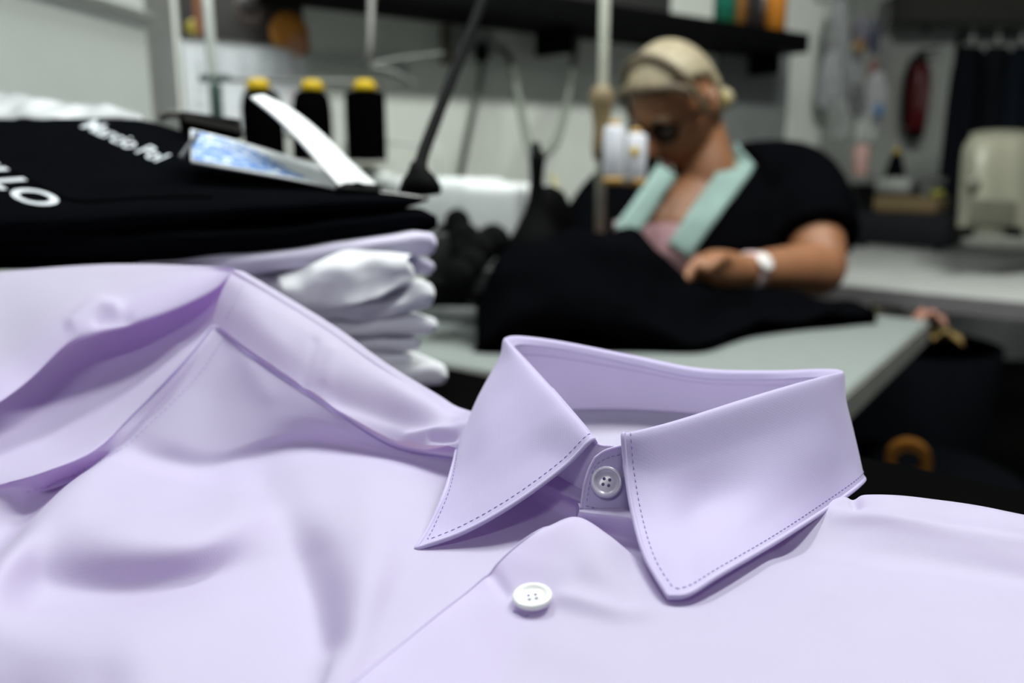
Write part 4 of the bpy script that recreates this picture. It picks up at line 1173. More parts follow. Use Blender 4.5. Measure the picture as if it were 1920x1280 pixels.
# long dark box on the shelf
o = box('fabric_roll_box', sho(.42, .12, .05), SU * .42, SN * .06, UP * .05, mat('dark_box', (.03, .03, .028), .6), None, .006)
tag(o, 'long dark grey box lying on the black shelf', 'box')

# pale pole with a wooden spindle and white spools, in front of the woman's shoulder
q = P(1130, 180, 1.46)
st = thing('spool_stand', 'pale upright pole with wooden spindle and white thread spools', 'spool stand', Vector((q.x, q.y, TZ)))
own(tube('pole', [Vector((q.x, q.y, TZ + .002)), Vector((q.x, q.y, CAMZ + .62))], .0088, mat('pole_pale', (.42, .43, .36), .4), None, 12), st)
own(lathe('spindle', [(.012, 0), (.015, .02), (.013, .05), (.018, .09), (.022, .105), (.016, .115), (.014, .12)], P(1126, 300, 1.452), UP, mat('spindle_tan', (.19, .14, .07), .6), None), st)
own(lathe('knob', [(.014, 0), (.018, .008), (.012, .018)], P(1128, 186, 1.45), UP, mat('knob_peach', (.50, .31, .20), .6), None), st)
own(tube('bracket', [P(1126, 300, 1.452), P(1150, 336, 1.43), P(1190, 338, 1.46)], .006, M_STEEL, None, 8), st)
for (px, py, d, lab, r, h) in ((1150, 332, 1.42, 'white thread spool with orange base on the pale pole', .0175, .082), (1190, 335, 1.47, 'white thread spool with yellow centre beside the woman\'s chin', .019, .075)):
    b = P(px, py, d)
    c = thing('thread_spool', lab, 'thread spool', b, 'white spools on the pale pole')
    own(lathe('spool_base', [(r * .9, -.012), (r, -.006), (r, 0), (r * .5, .002)], b, UP, mat('spool_tan', (.46, .27, .07), .5)), c)
    own(lathe('thread', [(r * .9, 0), (r, .004), (r * .98, h - .004), (r * .8, h), (r * .3, h + .002)], b, UP, mat('white_thread', (.56, .57, .62), .7)), c)
    own(lathe('spool_tip', [(r * .5, h), (r * .45, h + .008), (r * .2, h + .01)], b, UP, mat('spool_tan', (.46, .27, .07), .5)), c)
    if px == 1190: own(lathe('label_dot', [(.008, 0), (.007, .001), (.003, .0012)], b + Vector((-.004, -r - .0008, h * .6)), (0, -1, 0), M_YELLOW), c)
# yellow curved strip near the machine
o = tube('measuring_tape', [P(1035, 330, 1.60), P(1042, 350, 1.595), P(1048, 372, 1.59), P(1042, 388, 1.585)], .005, mat('tape_yellow', (.55, .50, .20), .6), None, 8, 20)
tag(o, 'short strip of yellow tape hanging beside the black lamp', 'tape measure')

# ================================================================== THE SEAMSTRESS
def ellipse_loft(secs, n=28):
    """closed tube through sections (centre, half vector a, half vector b)"""
    vs, fs = [], []
    for c, a, b in secs:
        for j in range(n):
            t = 2 * math.pi * j / n; vs.append(Vector(c) + Vector(a) * math.cos(t) + Vector(b) * math.sin(t))
    for i in range(len(secs) - 1):
        for j in range(n):
            fs.append((i * n + j, i * n + (j + 1) % n, (i + 1) * n + (j + 1) % n, (i + 1) * n + j))
    fs.append(tuple(range(n))[::-1]); fs.append(tuple(range((len(secs) - 1) * n, len(secs) * n)))
    return vs, fs
def limb(path, rads, samples=24, n=16):
    p = spline(path, samples); r = cr_basis(len(rads), samples) @ np.array(rads)
    return tube_verts([Vector(q) for q in p], [float(x) for x in r], n)
def ball(c, r, n=16, m_=10, sq=(1, 1, 1)):
    vs, fs = [], []
    for i in range(m_ + 1):
        th_ = math.pi * i / m_
        for j in range(n):
            ph_ = 2 * math.pi * j / n
            vs.append(Vector(c) + Vector((math.sin(th_) * math.cos(ph_) * sq[0], math.sin(th_) * math.sin(ph_) * sq[1], math.cos(th_) * sq[2])) * r)
    for i in range(m_):
        for j in range(n): fs.append((i * n + j, i * n + (j + 1) % n, (i + 1) * n + (j + 1) % n, (i + 1) * n + j))
    return vs, fs
def union_obj(name, pieces, m, parent, voxel=.006, smooth=4):
    vs, fs = [], []
    for v, f in pieces:
        k = len(vs); vs += list(v); fs += [tuple(i + k for i in q) for q in f]
    o = mesh_obj(name, vs, fs, m)
    bm = bmesh.new(); bm.from_mesh(o.data); bmesh.ops.recalc_face_normals(bm, faces=bm.faces[:]); bm.to_mesh(o.data); bm.free()
    r = o.modifiers.new('blend', 'REMESH'); r.mode = 'VOXEL'; r.voxel_size = voxel; r.use_smooth_shade = True
    sm_ = o.modifiers.new('soften', 'SMOOTH'); sm_.iterations = smooth; sm_.factor = .5
    if parent: own(o, parent)
    return o

# facing direction of the body and the head
seat = P(1345, 640, 1.86)
woman = thing('person', 'woman in black t-shirt and mint apron straps bending over black cloth', 'person', (seat.x, seat.y, 0))
bf = (-TU * .92 + TV * .12).normalized(); bl_ = Vector((-bf.y, bf.x, 0))     # body front, body left->(image right)
if bl_.x < 0: bl_ = -bl_
neck = P(1322, 318, 1.72); chest = P(1318, 440, 1.76); waist = P(1345, 590, 1.86); hipc = P(1350, 700, 1.90)
shL = P(1487, 345, 1.80); shR = P(1172, 392, 1.70)
elL = P(1535, 505, 1.64); wrL = P(1392, 508, 1.50); haL = P(1330, 503, 1.455)
elR = P(1085, 520, 1.60); wrR = P(1150, 500, 1.47); haR = P(1200, 505, 1.44)
sx = (shL - shR).normalized(); up_ = (neck - chest).normalized(); fr = sx.cross(up_).normalized()
if fr.y > 0: fr = -fr
torso = ellipse_loft([
    (hipc, sx * .185, fr * .13), (waist, sx * .175, fr * .125), (chest.lerp(waist, .5), sx * .175, fr * .13),
    (chest, sx * .185, fr * .125), (chest.lerp(neck, .45), sx * .185, fr * .105), (chest.lerp(neck, .72), sx * .15, fr * .08),
    (chest.lerp(neck, .92), sx * .085, fr * .06), (neck, sx * .056, fr * .055)])
HC = P(1266, 200, 1.665)                                    # head centre
hf = Vector((-.60, -.62, -.58)).normalized()                # where the face looks
hu_ = Vector((-.30, -.26, .92)); hu_ = (hu_ - hf * hu_.dot(hf)).normalized()
hr = hf.cross(hu_).normalized()                             # the head's right... image side checked below
if hr.x < 0: hr = -hr
def H(x, y, z): return HC + hr * x + hf * y + hu_ * z       # x sideways, y forward, z up (metres)
def head_pts(n=40, m_=30, grow=0.0):
    vs, fs = [], []
    for i in range(m_ + 1):
        th_ = math.pi * i / m_
        for j in range(n):
            ph_ = 2 * math.pi * j / n
            dx, dy, dz_ = math.sin(th_) * math.cos(ph_), math.sin(th_) * math.sin(ph_), math.cos(th_)
            x, y, z = dx * .078, dy * .096, dz_ * .118
            if dz_ < 0:                                       # jaw
                k = -dz_; x *= 1 - .30 * k * k; y = y * (1 - .12 * k) + (.012 * k if dy > 0 else .02 * k)
            if dy > 0:
                y *= 1 - .08 * abs(dx)                        # flatter face
                y += .018 * math.exp(-((dx / .16) ** 2)) * math.exp(-(((dz_ + .22) / .16) ** 2))   # nose
                y -= .010 * math.exp(-(((abs(dx) - .38) / .2) ** 2)) * math.exp(-(((dz_ - .02) / .13) ** 2)) # eye sockets
                y += .006 * math.exp(-(((dz_ - .20) / .12) ** 2)) * math.exp(-((dx / .5) ** 2))   # brow
                y += .006 * math.exp(-((dx / .25) ** 2)) * math.exp(-(((dz_ + .60) / .10) ** 2))  # lips
                y += .008 * math.exp(-((dx / .22) ** 2)) * math.exp(-(((dz_ + .90) / .12) ** 2))  # chin
            g = 1 + grow
            vs.append(H(x * g, y * g, z * g))
    for i in range(m_):
        for j in range(n): fs.append((i * n + j, i * n + (j + 1) % n, (i + 1) * n + (j + 1) % n, (i + 1) * n + j))
    return vs, fs
neck_p = limb([chest.lerp(neck, .80), neck + fr * .0, H(0, -.035, -.07), H(0, -.025, -.03)], [.075, .062, .056, .052])
nose = limb([H(0, .088, .008), H(0, .107, -.022), H(0, .110, -.034), H(0, .098, -.042)], [.008, .0115, .013, .010], 10, 10)
earL = ball(H(.078, -.008, -.005), .028, sq=(.4, .75, 1.1)); earR = ball(H(-.078, -.008, -.005), .028, sq=(.4, .75, 1.1))
armL = limb([shL - sx * .02 - up_ * .02, shL.lerp(elL, .35) + sx * .012, shL.lerp(elL, .75) + sx * .01, elL, elL.lerp(wrL, .3), elL.lerp(wrL, .7), wrL], [.075, .068, .056, .050, .048, .038, .029], 40)
armR = limb([shR + sx * .02, shR.lerp(elR, .35) - sx * .01, shR.lerp(elR, .75), elR, elR.lerp(wrR, .3), elR.lerp(wrR, .7), wrR], [.072, .066, .054, .048, .045, .036, .028], 40)
def hand(wr, palm, fdir, side, palmn):
    """palm and five separate curled fingers; side = towards the thumb, palmn = out of the palm"""
    pcs = [limb([wr, wr.lerp(palm, .5), palm], [.028, .034, .032], 12, 14)]
    pcs.append(ball(palm, .036, sq=(1, 1, .75)))
    for k, (off, ln) in enumerate(((.026, .072), (.009, .080), (-.009, .075), (-.026, .060))):
        b = palm + side * off
        pcs.append(limb([b, b + fdir * ln * .45 + palmn * -.004, b + fdir * ln * .78 + palmn * .014, b + fdir * ln * .9 + palmn * .034], [.0115, .0105, .0095, .0075], 14, 10))
    b = wr.lerp(palm, .45) + side * .026
    pcs.append(limb([b, b + side * .022 + fdir * .02, b + side * .026 + fdir * .045 + palmn * .008, b + side * .016 + fdir * .064 + palmn * .014], [.013, .0125, .011, .009], 14, 10))
    return pcs
fL = (haL - wrL).normalized(); fR = (haR - wrR).normalized()
handL = hand(wrL, haL, (fL + Vector((0, -.1, -.25))).normalized(), Vector((-.15, -.75, .55)).normalized(), Vector((0, -.3, -.95)).normalized())
handR = hand(wrR, haR, (fR + Vector((0, -.1, -.35))).normalized(), Vector((.1, -.8, .5)).normalized(), Vector((0, -.3, -.95)).normalized())
kneeL = P(1480, 760, 1.62); kneeL.z = .50; kneeR = P(1230, 760, 1.55); kneeR.z = .50
legs = []
for s_, kn in ((1, kneeL), (-1, kneeR)):
    hp = hipc + sx * .10 * s_; hp.z = .55; ft = kn.copy(); ft.z = .07; ft += Vector((0, .03, 0))
    legs.append(limb([hp, hp.lerp(kn, .5), kn, kn.lerp(ft, .5), ft], [.095, .085, .062, .055, .042], 30))
    legs.append(limb([ft, ft + bf * .10 + UP * -.03, ft + bf * .17 + UP * -.035], [.042, .038, .026], 10))
hips = ellipse_loft([(Vector((hipc.x, hipc.y, .53)), sx * .19, fr * .15), (Vector((hipc.x, hipc.y, .62)), sx * .20, fr * .15), (hipc, sx * .185, fr * .13)])
hd = head_pts()
body = union_obj('body', [torso, hips, hd, neck_p, nose, earL, earR, armL, armR] + handL + handR + legs, M_SKIN, woman, .0055, 3)

# t-shirt: over torso and upper arms, open neckline
sleeveL = limb([chest.lerp(neck, .72) + sx * .08, shL - sx * .09 + up_ * .012, shL - up_ * .012, shL.lerp(elL, .40) + sx * .010, shL.lerp(elL, .72) + sx * .012], [.078, .090, .098, .095, .086], 32, 22)
sleeveR = limb([chest.lerp(neck, .72) - sx * .08, shR + sx * .07 + up_ * .02, shR + up_ * .004, shR.lerp(elR, .45) - sx * .01, shR.lerp(elR, .85)], [.075, .085, .092, .088, .080], 32, 22)
tors2 = ellipse_loft([
    (hipc, sx * .20, fr * .15), (waist, sx * .195, fr * .145), (chest.lerp(waist, .5), sx * .195, fr * .15),
    (chest, sx * .20, fr * .145), (chest.lerp(neck, .45), sx * .20, fr * .118), (chest.lerp(neck, .72), sx * .165, fr * .090),
    (chest.lerp(neck, .90), sx * .105, fr * .072), (chest.lerp(neck, .98), sx * .085, fr * .066)])
tee = union_obj('t_shirt', [tors2, sleeveL, sleeveR], M_BLACKCLOTH2, None, .008, 6)
dg = bpy.context.evaluated_depsgraph_get()
me2 = bpy.data.meshes.new_from_object(tee.evaluated_get(dg)); tee.modifiers.clear(); tee.data = me2
def in_poly(x, y, poly):
    c = False; j = len(poly) - 1
    for i in range(len(poly)):
        (xi, yi), (xj, yj) = poly[i], poly[j]
        if (yi > y) != (yj > y) and x < (xj - xi) * (y - yi) / (yj - yi) + xi: c = not c
        j = i
    return c
bt_full = obj_bvh(tee)
vneck = [(1238, 300), (1395, 250), (1398, 280), (1330, 350), (1268, 432), (1215, 440), (1212, 400), (1232, 350)]
bm = bmesh.new(); bm.from_mesh(tee.data)
kill = []
for fc in bm.faces:
    c = fc.calc_center_median()
    if c.y < neck.y + .03 and in_poly(*pix(c), vneck): kill.append(fc)
bmesh.ops.delete(bm, geom=kill, context='FACES'); bm.to_mesh(tee.data); bm.free()
for p_ in tee.data.polygons: p_.use_smooth = True
own(tee, woman)
trousers = union_obj('trousers', [ellipse_loft([(Vector((hipc.x, hipc.y, .50)), sx * .20, fr * .16), (Vector((hipc.x, hipc.y, .62)), sx * .21, fr * .16), (hipc, sx * .195, fr * .14)])] +
    [limb([(hipc + sx * .10 * s_) * 1 + UP * (.55 - hipc.z), ((hipc + sx * .10 * s_) + UP * (.55 - hipc.z)).lerp(kn, .5), kn, kn + UP * (.12 - kn.z) + Vector((0, .02, 0))], [.105, .095, .075, .062], 26) for s_, kn in ((1, kneeL), (-1, kneeR))], M_NAVY, woman, .01, 4)

bt = obj_bvh(tee); bb = obj_bvh(body)
class Both:                                                   # nearest of shirt and skin
    def ray_cast(self, o_, d_):
        a, b = bt.ray_cast(o_, d_), bb.ray_cast(o_, d_)
        if a[0] is None: return b
        if b[0] is None: return a
        return a if a[3] < b[3] else b
both = bt_full
ribbon('apron_strap', both, [(1446, 262), (1395, 300), (1350, 360), (1310, 415), (1272, 470)], lambda t: 27 - 3 * t, .006, M_MINT, woman, n=40, across=6, solid=.003)
ribbon('apron_strap', both, [(1248, 322), (1225, 355), (1198, 395), (1165, 440)], lambda t: 19 + 2 * t, .006, M_MINT, woman, n=30, across=6, solid=.003)
patchG = [[(1150, 415), (1200, 418), (1250, 418), (1300, 425)], [(1148, 460), (1200, 465), (1250, 465), (1305, 470)], [(1150, 520), (1200, 520), (1250, 520), (1310, 520)]]
patch('apron_bib', both, patchG, .004, M_PINK, woman, 24, 24)

# hair: cap over the skull, swept back to a bun
n, m_ = 40, 30
v, f = head_pts(n, m_, .055)
keep = []
for q in f:
    c = sum((v[i] for i in q), Vector()) / 4 - HC
    x, y, z = c.dot(hr), c.dot(hf), c.dot(hu_)
    hairline = .070 + .10 * max(0, (.03 - y)) * -4.5 if y < .03 else .070 + (y - .03) * .15
    if z > hairline or (y < -.03 and z > -.06): keep.append(q)
hair = own(mesh_obj('hair', v, keep, M_HAIR, None, True, .006, 1.0), woman)
own(lathe('hair_bun', [(.005, -.022), (.019, -.013), (.023, 0), (.019, .013), (.005, .02)], H(.035, -.104, -.050), hf, M_HAIR), woman)
own(lathe('hair_tie', [(.02, -.008), (.026, 0), (.02, .008)], H(.030, -.092, -.042), hf, mat('hair_tie_yellow', (.45, .36, .10), .7)), woman)
# side hair strands before the ear and darker roots at the hairline
band_pts = [H(.0872 * math.cos(a), .030 + .012 * math.sin(a), .131 * math.sin(a)) for a in np.linspace(-.05, math.pi + .05, 30)]
own(tube('headband', band_pts, .0065, M_HAIRD, None, 8), woman)
root_pts = [H(.079 * math.cos(a), .048 + .032 * math.sin(a) ** 2, .046 + .040 * math.sin(a)) for a in np.linspace(0, math.pi, 30)]
own(tube('hair_front', root_pts, [.006 + .005 * math.sin(a) for a in np.linspace(0, math.pi, 30)], M_HAIRD, None, 8), woman)
# face details
for s_ in (1, -1):
    own(mesh_obj('eye', *ball(H(.031 * s_, .083, .004), .0115), mat('eye_white', (.55, .53, .5), .3)), woman)
    own(mesh_obj('eyelid', *ball(H(.031 * s_, .084, .009), .0125, sq=(1, 1, .7)), M_SKIN), woman)
    ring_ = [H(.031 * s_ + .0245 * math.cos(a), .098 - .012 * abs(math.cos(a)) * (1 if math.cos(a) * s_ > 0 else 0), .0 + .0185 * math.sin(a)) for a in np.linspace(0, 2 * math.pi, 28)]
    own(tube('glasses_rim', ring_, .0034, M_BLACKPL, None, 8), woman)
    lens = [H(.031 * s_, .0975, 0)] + ring_[:-1]
    own(mesh_obj('glasses_lens', lens, [(0, i, i % 27 + 1) for i in range(1, 28)], mat('lens_tint', (.012, .012, .014), .15, spec=.4, alpha=.72)), woman)
    own(tube('glasses_temple', [H(.055 * s_, .088, .006), H(.080 * s_, .04, .010), H(.084 * s_, -.005, .014)], .0028, M_BLACKPL, None, 8), woman)
    own(tube('eyebrow', [H(.014 * s_, .100, .027), H(.032 * s_, .099, .031), H(.05 * s_, .088, .026)], .003, M_HAIRD, None, 8), woman)
own(tube('glasses_bridge', [H(-.008, .100, .004), H(0, .106, .006), H(.008, .100, .004)], .0028, M_BLACKPL, None, 8), woman)
own(mesh_obj('lips', *ball(H(0, .093, -.070), .016, sq=(1.2, .5, .45)), mat('lips', (.32, .10, .09), .5)), woman)
# wrist watch
wa = wrL.lerp(elL, .10); wax = (elL - wrL).normalized()
wt = own(lathe('watch_strap', [(.0325, -.010), (.0345, -.008), (.0345, .008), (.0325, .010)], wa, wax, mat('watch_pink', (.62, .46, .46), .5)), woman)
wn = (ORG - wa); wn = (wn - wax * wn.dot(wax)).normalized()
own(lathe('watch_face', [(.017, 0), (.018, .003), (.016, .006), (.010, .007)], wa + (wn + UP * .5).normalized() * .033, (wn + UP * .5), mat('watch_white', (.78, .74, .72), .3)), wt)

# her chair, dark navy back behind the right arm
ch = thing('work_chair', 'dark navy upholstered work chair behind the seamstress', 'chair', (hipc.x, hipc.y, 0))
cback = [
    D([(1068, 470, 1.86), (1080, 400, 1.87), (1098, 352, 1.88), (1130, 332, 1.89), (1180, 330, 1.90), (1260, 335, 1.96)]),
    D([(1075, 520, 1.86), (1095, 470, 1.87), (1115, 430, 1.88), (1150, 420, 1.89), (1190, 420, 1.90), (1260, 425, 1.96)]),
    D([(1085, 570, 1.86), (1110, 540, 1.87), (1130, 520, 1.88), (1160, 510, 1.89), (1200, 510, 1.90), (1260, 515, 1.96)]),
]
own(grid_obj('backrest', spline_grid(cback, 20, 30), M_NAVY, None, solid=.03), ch)
own(lathe('seat', [(.20, 0), (.225, .02), (.225, .05), (.19, .065)], (hipc.x, hipc.y, .40), UP, M_NAVY), ch)
own(tube('post', [(hipc.x, hipc.y, .06), (hipc.x, hipc.y, .40)], .025, M_BLACKPL), ch)
bk = P(1200, 515, 1.90)
own(tube('back_bar', [(hipc.x, hipc.y, .42), (bk.x, bk.y + .08, .45), (bk.x, bk.y + .02, bk.z)], .014, M_BLACKPL, None, 10, 16), ch)
for k in range(5):
    a = 2 * math.pi * k / 5
    own(tube('leg', [(hipc.x, hipc.y, .07), (hipc.x + .26 * math.cos(a), hipc.y + .26 * math.sin(a), .03)], [.022, .016], M_BLACKPL), ch)

# ================================================================== RIGHT SIDE OF THE ROOM
# far work table
fa, fb2 = PZ(1588, 533, -.28), PZ(1900, 562, -.28)
FU = (fb2 - fa); FU.z = 0; FU.normalize(); FV = Vector((-FU.y, FU.x, 0))
if FV.y < 0: FV = -FV
ft = thing('work_table', 'grey white work table behind the seamstress', 'table', (fa.x, fa.y, 0))
fl = 1.0
m_ft = mat('far_table_top', (.38, .385, .37), .4)
c = fa - FU * .25 + FU * (fl / 2) + FV * .45
own(box('table_top', Vector((c.x, c.y, TZ - .02)), FU * .70, FV * .45, UP * .02, m_ft, None, .003), ft)
own(box('edge_band', Vector((c.x, c.y, TZ - .022)) - FV * .451, FU * .70, FV * .0015, UP * .018, mat('far_edge', (.15, .14, .145), .5)), ft)
for a in (-.6, .6):
    for b in (-.38, .38):
        own(box('leg', Vector((c.x, c.y, (TZ - .04) / 2)) + FU * a + FV * b, FU * .025, FV * .025, UP * ((TZ - .04) / 2), M_DARKGREY), ft)
def FT(px, py, lift=0.0): return PZ(px, py, -.28 + lift)
# dark box and low machine plate on it
o = box('storage_box', FT(1668, 462) + FV * .10 + UP * .055, FU * .17 * 1 + FV * .0, FV * .09, UP * .054, mat('charcoal_box', (.010, .010, .012), .6, spec=.1), None, .006)
tag(o, 'long charcoal box on the table behind the seamstress', 'box')
bx_ = FT(1668, 462) + FV * .12 + UP * .1105
o = box('cardboard_tray', bx_ + UP * .025 + FU * .02, FU * .10, FV * .07, UP * .0245, M_CARD, None, .003)
tag(o, 'brown cardboard tray on top of the charcoal box', 'tray')
o = lathe('fabric_roll', [(.010, 0), (.030, .001), (.030, .11), (.010, .111)], bx_ - FU * .10 + UP * .082 + FV * .02, FU, mat('offwhite_roll', (.24, .25, .23), .7), None, 24)
tag(o, 'small off white roll lying on the cardboard tray', 'roll')
o = lathe('tape_roll', [(.008, 0), (.020, .001), (.022, .012), (.020, .022), (.008, .023)], bx_ + FU * .098 + UP * .051, UP, mat('tape_olive', (.22, .22, .03), .5), None, 20)
tag(o, 'yellow green tape roll beside the black curtain', 'tape roll')
# second table level with beige overlock machine
base = PZ(1860, 438, -.245)
pl = thing('overlock_machine', 'beige overlock machine on a plate at the right edge', 'sewing machine', base - UP * .035)
own(box('base_plate', base + FU * .16 - UP * .016 + FV * .06, FU * .22, FV * .20, UP * .018, mat('plate_green_grey', (.30, .31, .27), .4), None, .004), pl)
bw = P(1870, 350, 2.15)
def OM(px, py, d=2.15): return P(px, py, d)
hull = [
    D([(1796, 432, 2.12), (1830, 436, 2.06), (1880, 438, 2.06), (1930, 440, 2.08), (1990, 440, 2.2)]),
    D([(1800, 360, 2.12), (1832, 362, 2.05), (1880, 362, 2.05), (1930, 362, 2.07), (1990, 360, 2.2)]),
    D([(1806, 285, 2.12), (1835, 284, 2.06), (1880, 280, 2.06), (1930, 280, 2.08), (1985, 285, 2.2)]),
    D([(1818, 262, 2.16), (1838, 258, 2.12), (1880, 255, 2.12), (1925, 258, 2.13), (1975, 268, 2.24)]),
    D([(1820, 266, 2.34), (1840, 262, 2.34), (1880, 260, 2.34), (1920, 262, 2.34), (1965, 270, 2.36)]),
    D([(1815, 420, 2.36), (1840, 420, 2.36), (1880, 420, 2.36), (1920, 420, 2.36), (1965, 420, 2.36)]),
]
own(grid_obj('machine_body', spline_grid(hull, 50, 40), M_CREAM, None, solid=.006), pl)
own(box('looper_cover', P(1862, 398, 2.04), (.055, 0, -.004), (0, .006, 0), UP * .030, mat('cover_olive', (.12, .117, .088), .4), None, .005), pl)
for px in (1808, 1900):
    own(lathe('foot', [(.018, 0), (.020, .008), (.016, .022)], P(px, 440, 2.06) - UP * .004, UP, M_BLACKPL), pl)
own(lathe('dial', [(.016, 0), (.018, .008), (.012, .016)], P(1822, 345, 2.05), (-.5, -1, 0), mat('cover_olive', (.22, .215, .165), .4)), pl)

# fire extinguisher on the far wall
e0 = P(1714, 258, 4.28); eh = .42
fe = thing('fire_extinguisher', 'red fire extinguisher hanging on the far wall', 'fire extinguisher', e0)
er = .050
own(lathe('cylinder', [(er * .8, 0), (er, .02), (er, .27), (er * .85, .31), (er * .35, .335)], e0 + UP * .03, UP, mat('extinguisher_red', (.17, .012, .016), .35)), fe)
own(lathe('foot_ring', [(er * .85, 0), (er * .9, .03), (er * .7, .032)], e0, UP, M_BLACKPL), fe)
own(lathe('valve', [(.018, 0), (.02, .03), (.012, .06)], e0 + UP * .36, UP, M_BLACKPL), fe)
own(box('handle', e0 + UP * .415 + Vector((.03, 0, 0)), (.05, 0, .012), (0, .012, 0), (0, 0, .008), M_BLACKPL, None, .003), fe)
own(tube('hose', [e0 + UP * .39, e0 + Vector((-.06, -.02, .36)), e0 + Vector((-.075, -.02, .22)), e0 + Vector((-.065, -.02, .06))], .013, M_BLACKPL, None, 10, 24), fe)
own(box('label_plate', e0 + Vector((.005, -er - .001, .19)), (.03, 0, 0), (0, .001, 0), UP * .055, mat('label_rose', (.24, .09, .09), .6)), fe)
own(box('wall_bracket', e0 + Vector((0, er + .012, .2)), (.03, 0, 0), (0, .012, 0), UP * .09, M_DARKGREY), fe)
# dark spot (hook) above it
o = lathe('wall_hook', [(.03, 0), (.028, .012), (.012, .03)], P(1733, 54, 4.3), (0, -1, .1), mat('hook_grey', (.12, .12, .12), .5))
tag(o, 'small grey hook on the far wall above the extinguisher', 'hook')

# haberdashery hanging on a rack at the corner of the back wall
RC = [(1556, 150, 3.00, .035, .20, (.30, .31, .32), 'grey'), (1572, 60, 3.05, .030, .22, (.34, .35, .36), 'pale grey'), (1598, 150, 3.1, .035, .25, (.28, .29, .29), 'mid grey'),
      (1615, 60, 3.15, .030, .10, (.20, .19, .25), 'muted violet'), (1612, 85, 3.02, .016, .045, (.25, .13, .03), 'rust brown'), (1642, 70, 3.1, .018, .12, (.010, .018, .06), 'dark blue'),
      (1638, 128, 3.08, .018, .06, (.24, .11, .09), 'brick red'), (1605, 185, 3.0, .030, .10, (.12, .12, .125), 'dark grey'), (1640, 190, 3.05, .035, .20, (.34, .34, .35), 'silver'),
      (1648, 208, 3.0, .013, .05, (.07, .15, .30), 'bright blue'), (1545, 90, 2.98, .010, .20, (.06, .055, .05), 'black brown'), (1575, 225, 3.0, .03, .14, (.27, .28, .27), 'stone grey'),
      (1660, 120, 3.2, .02, .20, (.22, .225, .21), 'sage grey'), (1625, 245, 3.05, .04, .10, (.34, .35, .33), 'light grey')]
rk = thing('hanging_rack', 'thin metal rail with hanging zips and threads at the corner', 'rack', P(1600, 12, 3.05))
rl0, rl1 = P(1535, -12, 2.95), P(1700, -16, 3.25)
own(tube('rail', [rl0, rl1], .006, M_STEEL, None, 8), rk)
own(tube('wall_arm', [rl0, rl0 + Vector((-.05, .30, 0))], .006, M_STEEL, None, 8), rk)
for i, (px, py, d, wd, hg, colr, nm) in enumerate(RC):
    c = P(px, py, d)
    hk = thing('hanging_skein', nm + ' skein of zips or thread hanging on the corner rail', 'skein', c, 'skeins hanging at the corner')
    m = mat('skein_' + nm.replace(' ', '_'), colr, .8, var=.3, scale=80)
    nst = 5
    for k in range(nst):
        x = (k / (nst - 1) - .5) * wd * 1.5
        pth = [c + Vector((x * .4, 0, hg * .5)), c + Vector((x, random.uniform(-.012, .012), hg * .2)), c + Vector((x * 1.1 + random.uniform(-.006, .006), random.uniform(-.012, .012), -hg * .25)), c + Vector((x * .8, 0, -hg * .5))]
        own(tube('strand', pth, [wd * .22, wd * .30, wd * .30, wd * .2], m, None, 8, 14), hk)
    own(tube('hanger_thread', [c + Vector((0, 0, hg * .5)), Vector((c.x, c.y, rl0.z))], .0012, mat('hanger_grey', (.25, .25, .25), .6), None, 6), hk)
# shelf with pink spool and black cone behind her shoulder
ps = PZ(1640, 336, -.02 * 3.0 / 2.0)
sp_b = P(1612, 332, 3.0)
sh2 = thing('spool_shelf', 'narrow grey shelf with pink spool and black cone behind the shoulder', 'shelf', sp_b)
own(box('shelf_board', sp_b + Vector((.06, .05, -.012)), (.22, 0, 0), (0, .10, 0), UP * .011, mat('shelf_grey', (.10, .105, .10), .5), None, .002), sh2)
own(box('shelf_back', sp_b + Vector((.06, .14, -.10)), (.22, 0, 0), (0, .008, 0), UP * .10, mat('shelf_pale', (.20, .205, .19), .5)), sh2)
zb_ = sp_b.z - .024
own(box('support', Vector((sp_b.x + .06, sp_b.y + .1, (zb_ + 0) / 2)), (.02, 0, 0), (0, .02, 0), UP * (zb_ / 2), M_DARKGREY), sh2)
c = thing('thread_spool', 'dusty pink thread spool behind the black t-shirt shoulder', 'thread spool', sp_b)
own(lathe('thread', [(.024, .004), (.027, .008), (.027, .105), (.022, .11), (.01, .112)], sp_b, UP, mat('thread_pink', (.42, .26, .23), .8)), c)
own(lathe('spool_base', [(.028, -.001), (.029, .003), (.02, .005)], sp_b, UP, M_CREAM), c)
kb = P(1678, 322, 3.0); kb.z = sp_b.z
c = thing('thread_cone', 'black thread cone with mustard top beside the pink spool', 'thread cone', kb)
own(lathe('thread', [(.036, 0), (.034, .01), (.018, .075), (.012, .08)], kb, UP, M_BLACKCLOTH), c)
own(lathe('cone_top', [(.013, .08), (.015, .088), (.010, .1), (.004, .101)], kb, UP, mat('mustard', (.36, .24, .02), .5)), c)
# thread stand at 1500-1530: pale column with knobs beside the shoulder
o = lathe('lamp_switch', [(.012, 0), (.014, .006), (.014, .07), (.010, .08)], P(1576, 440, 2.2), UP, M_CREAM)
tag(o, 'small cream bottle on the table edge beside her elbow', 'bottle')

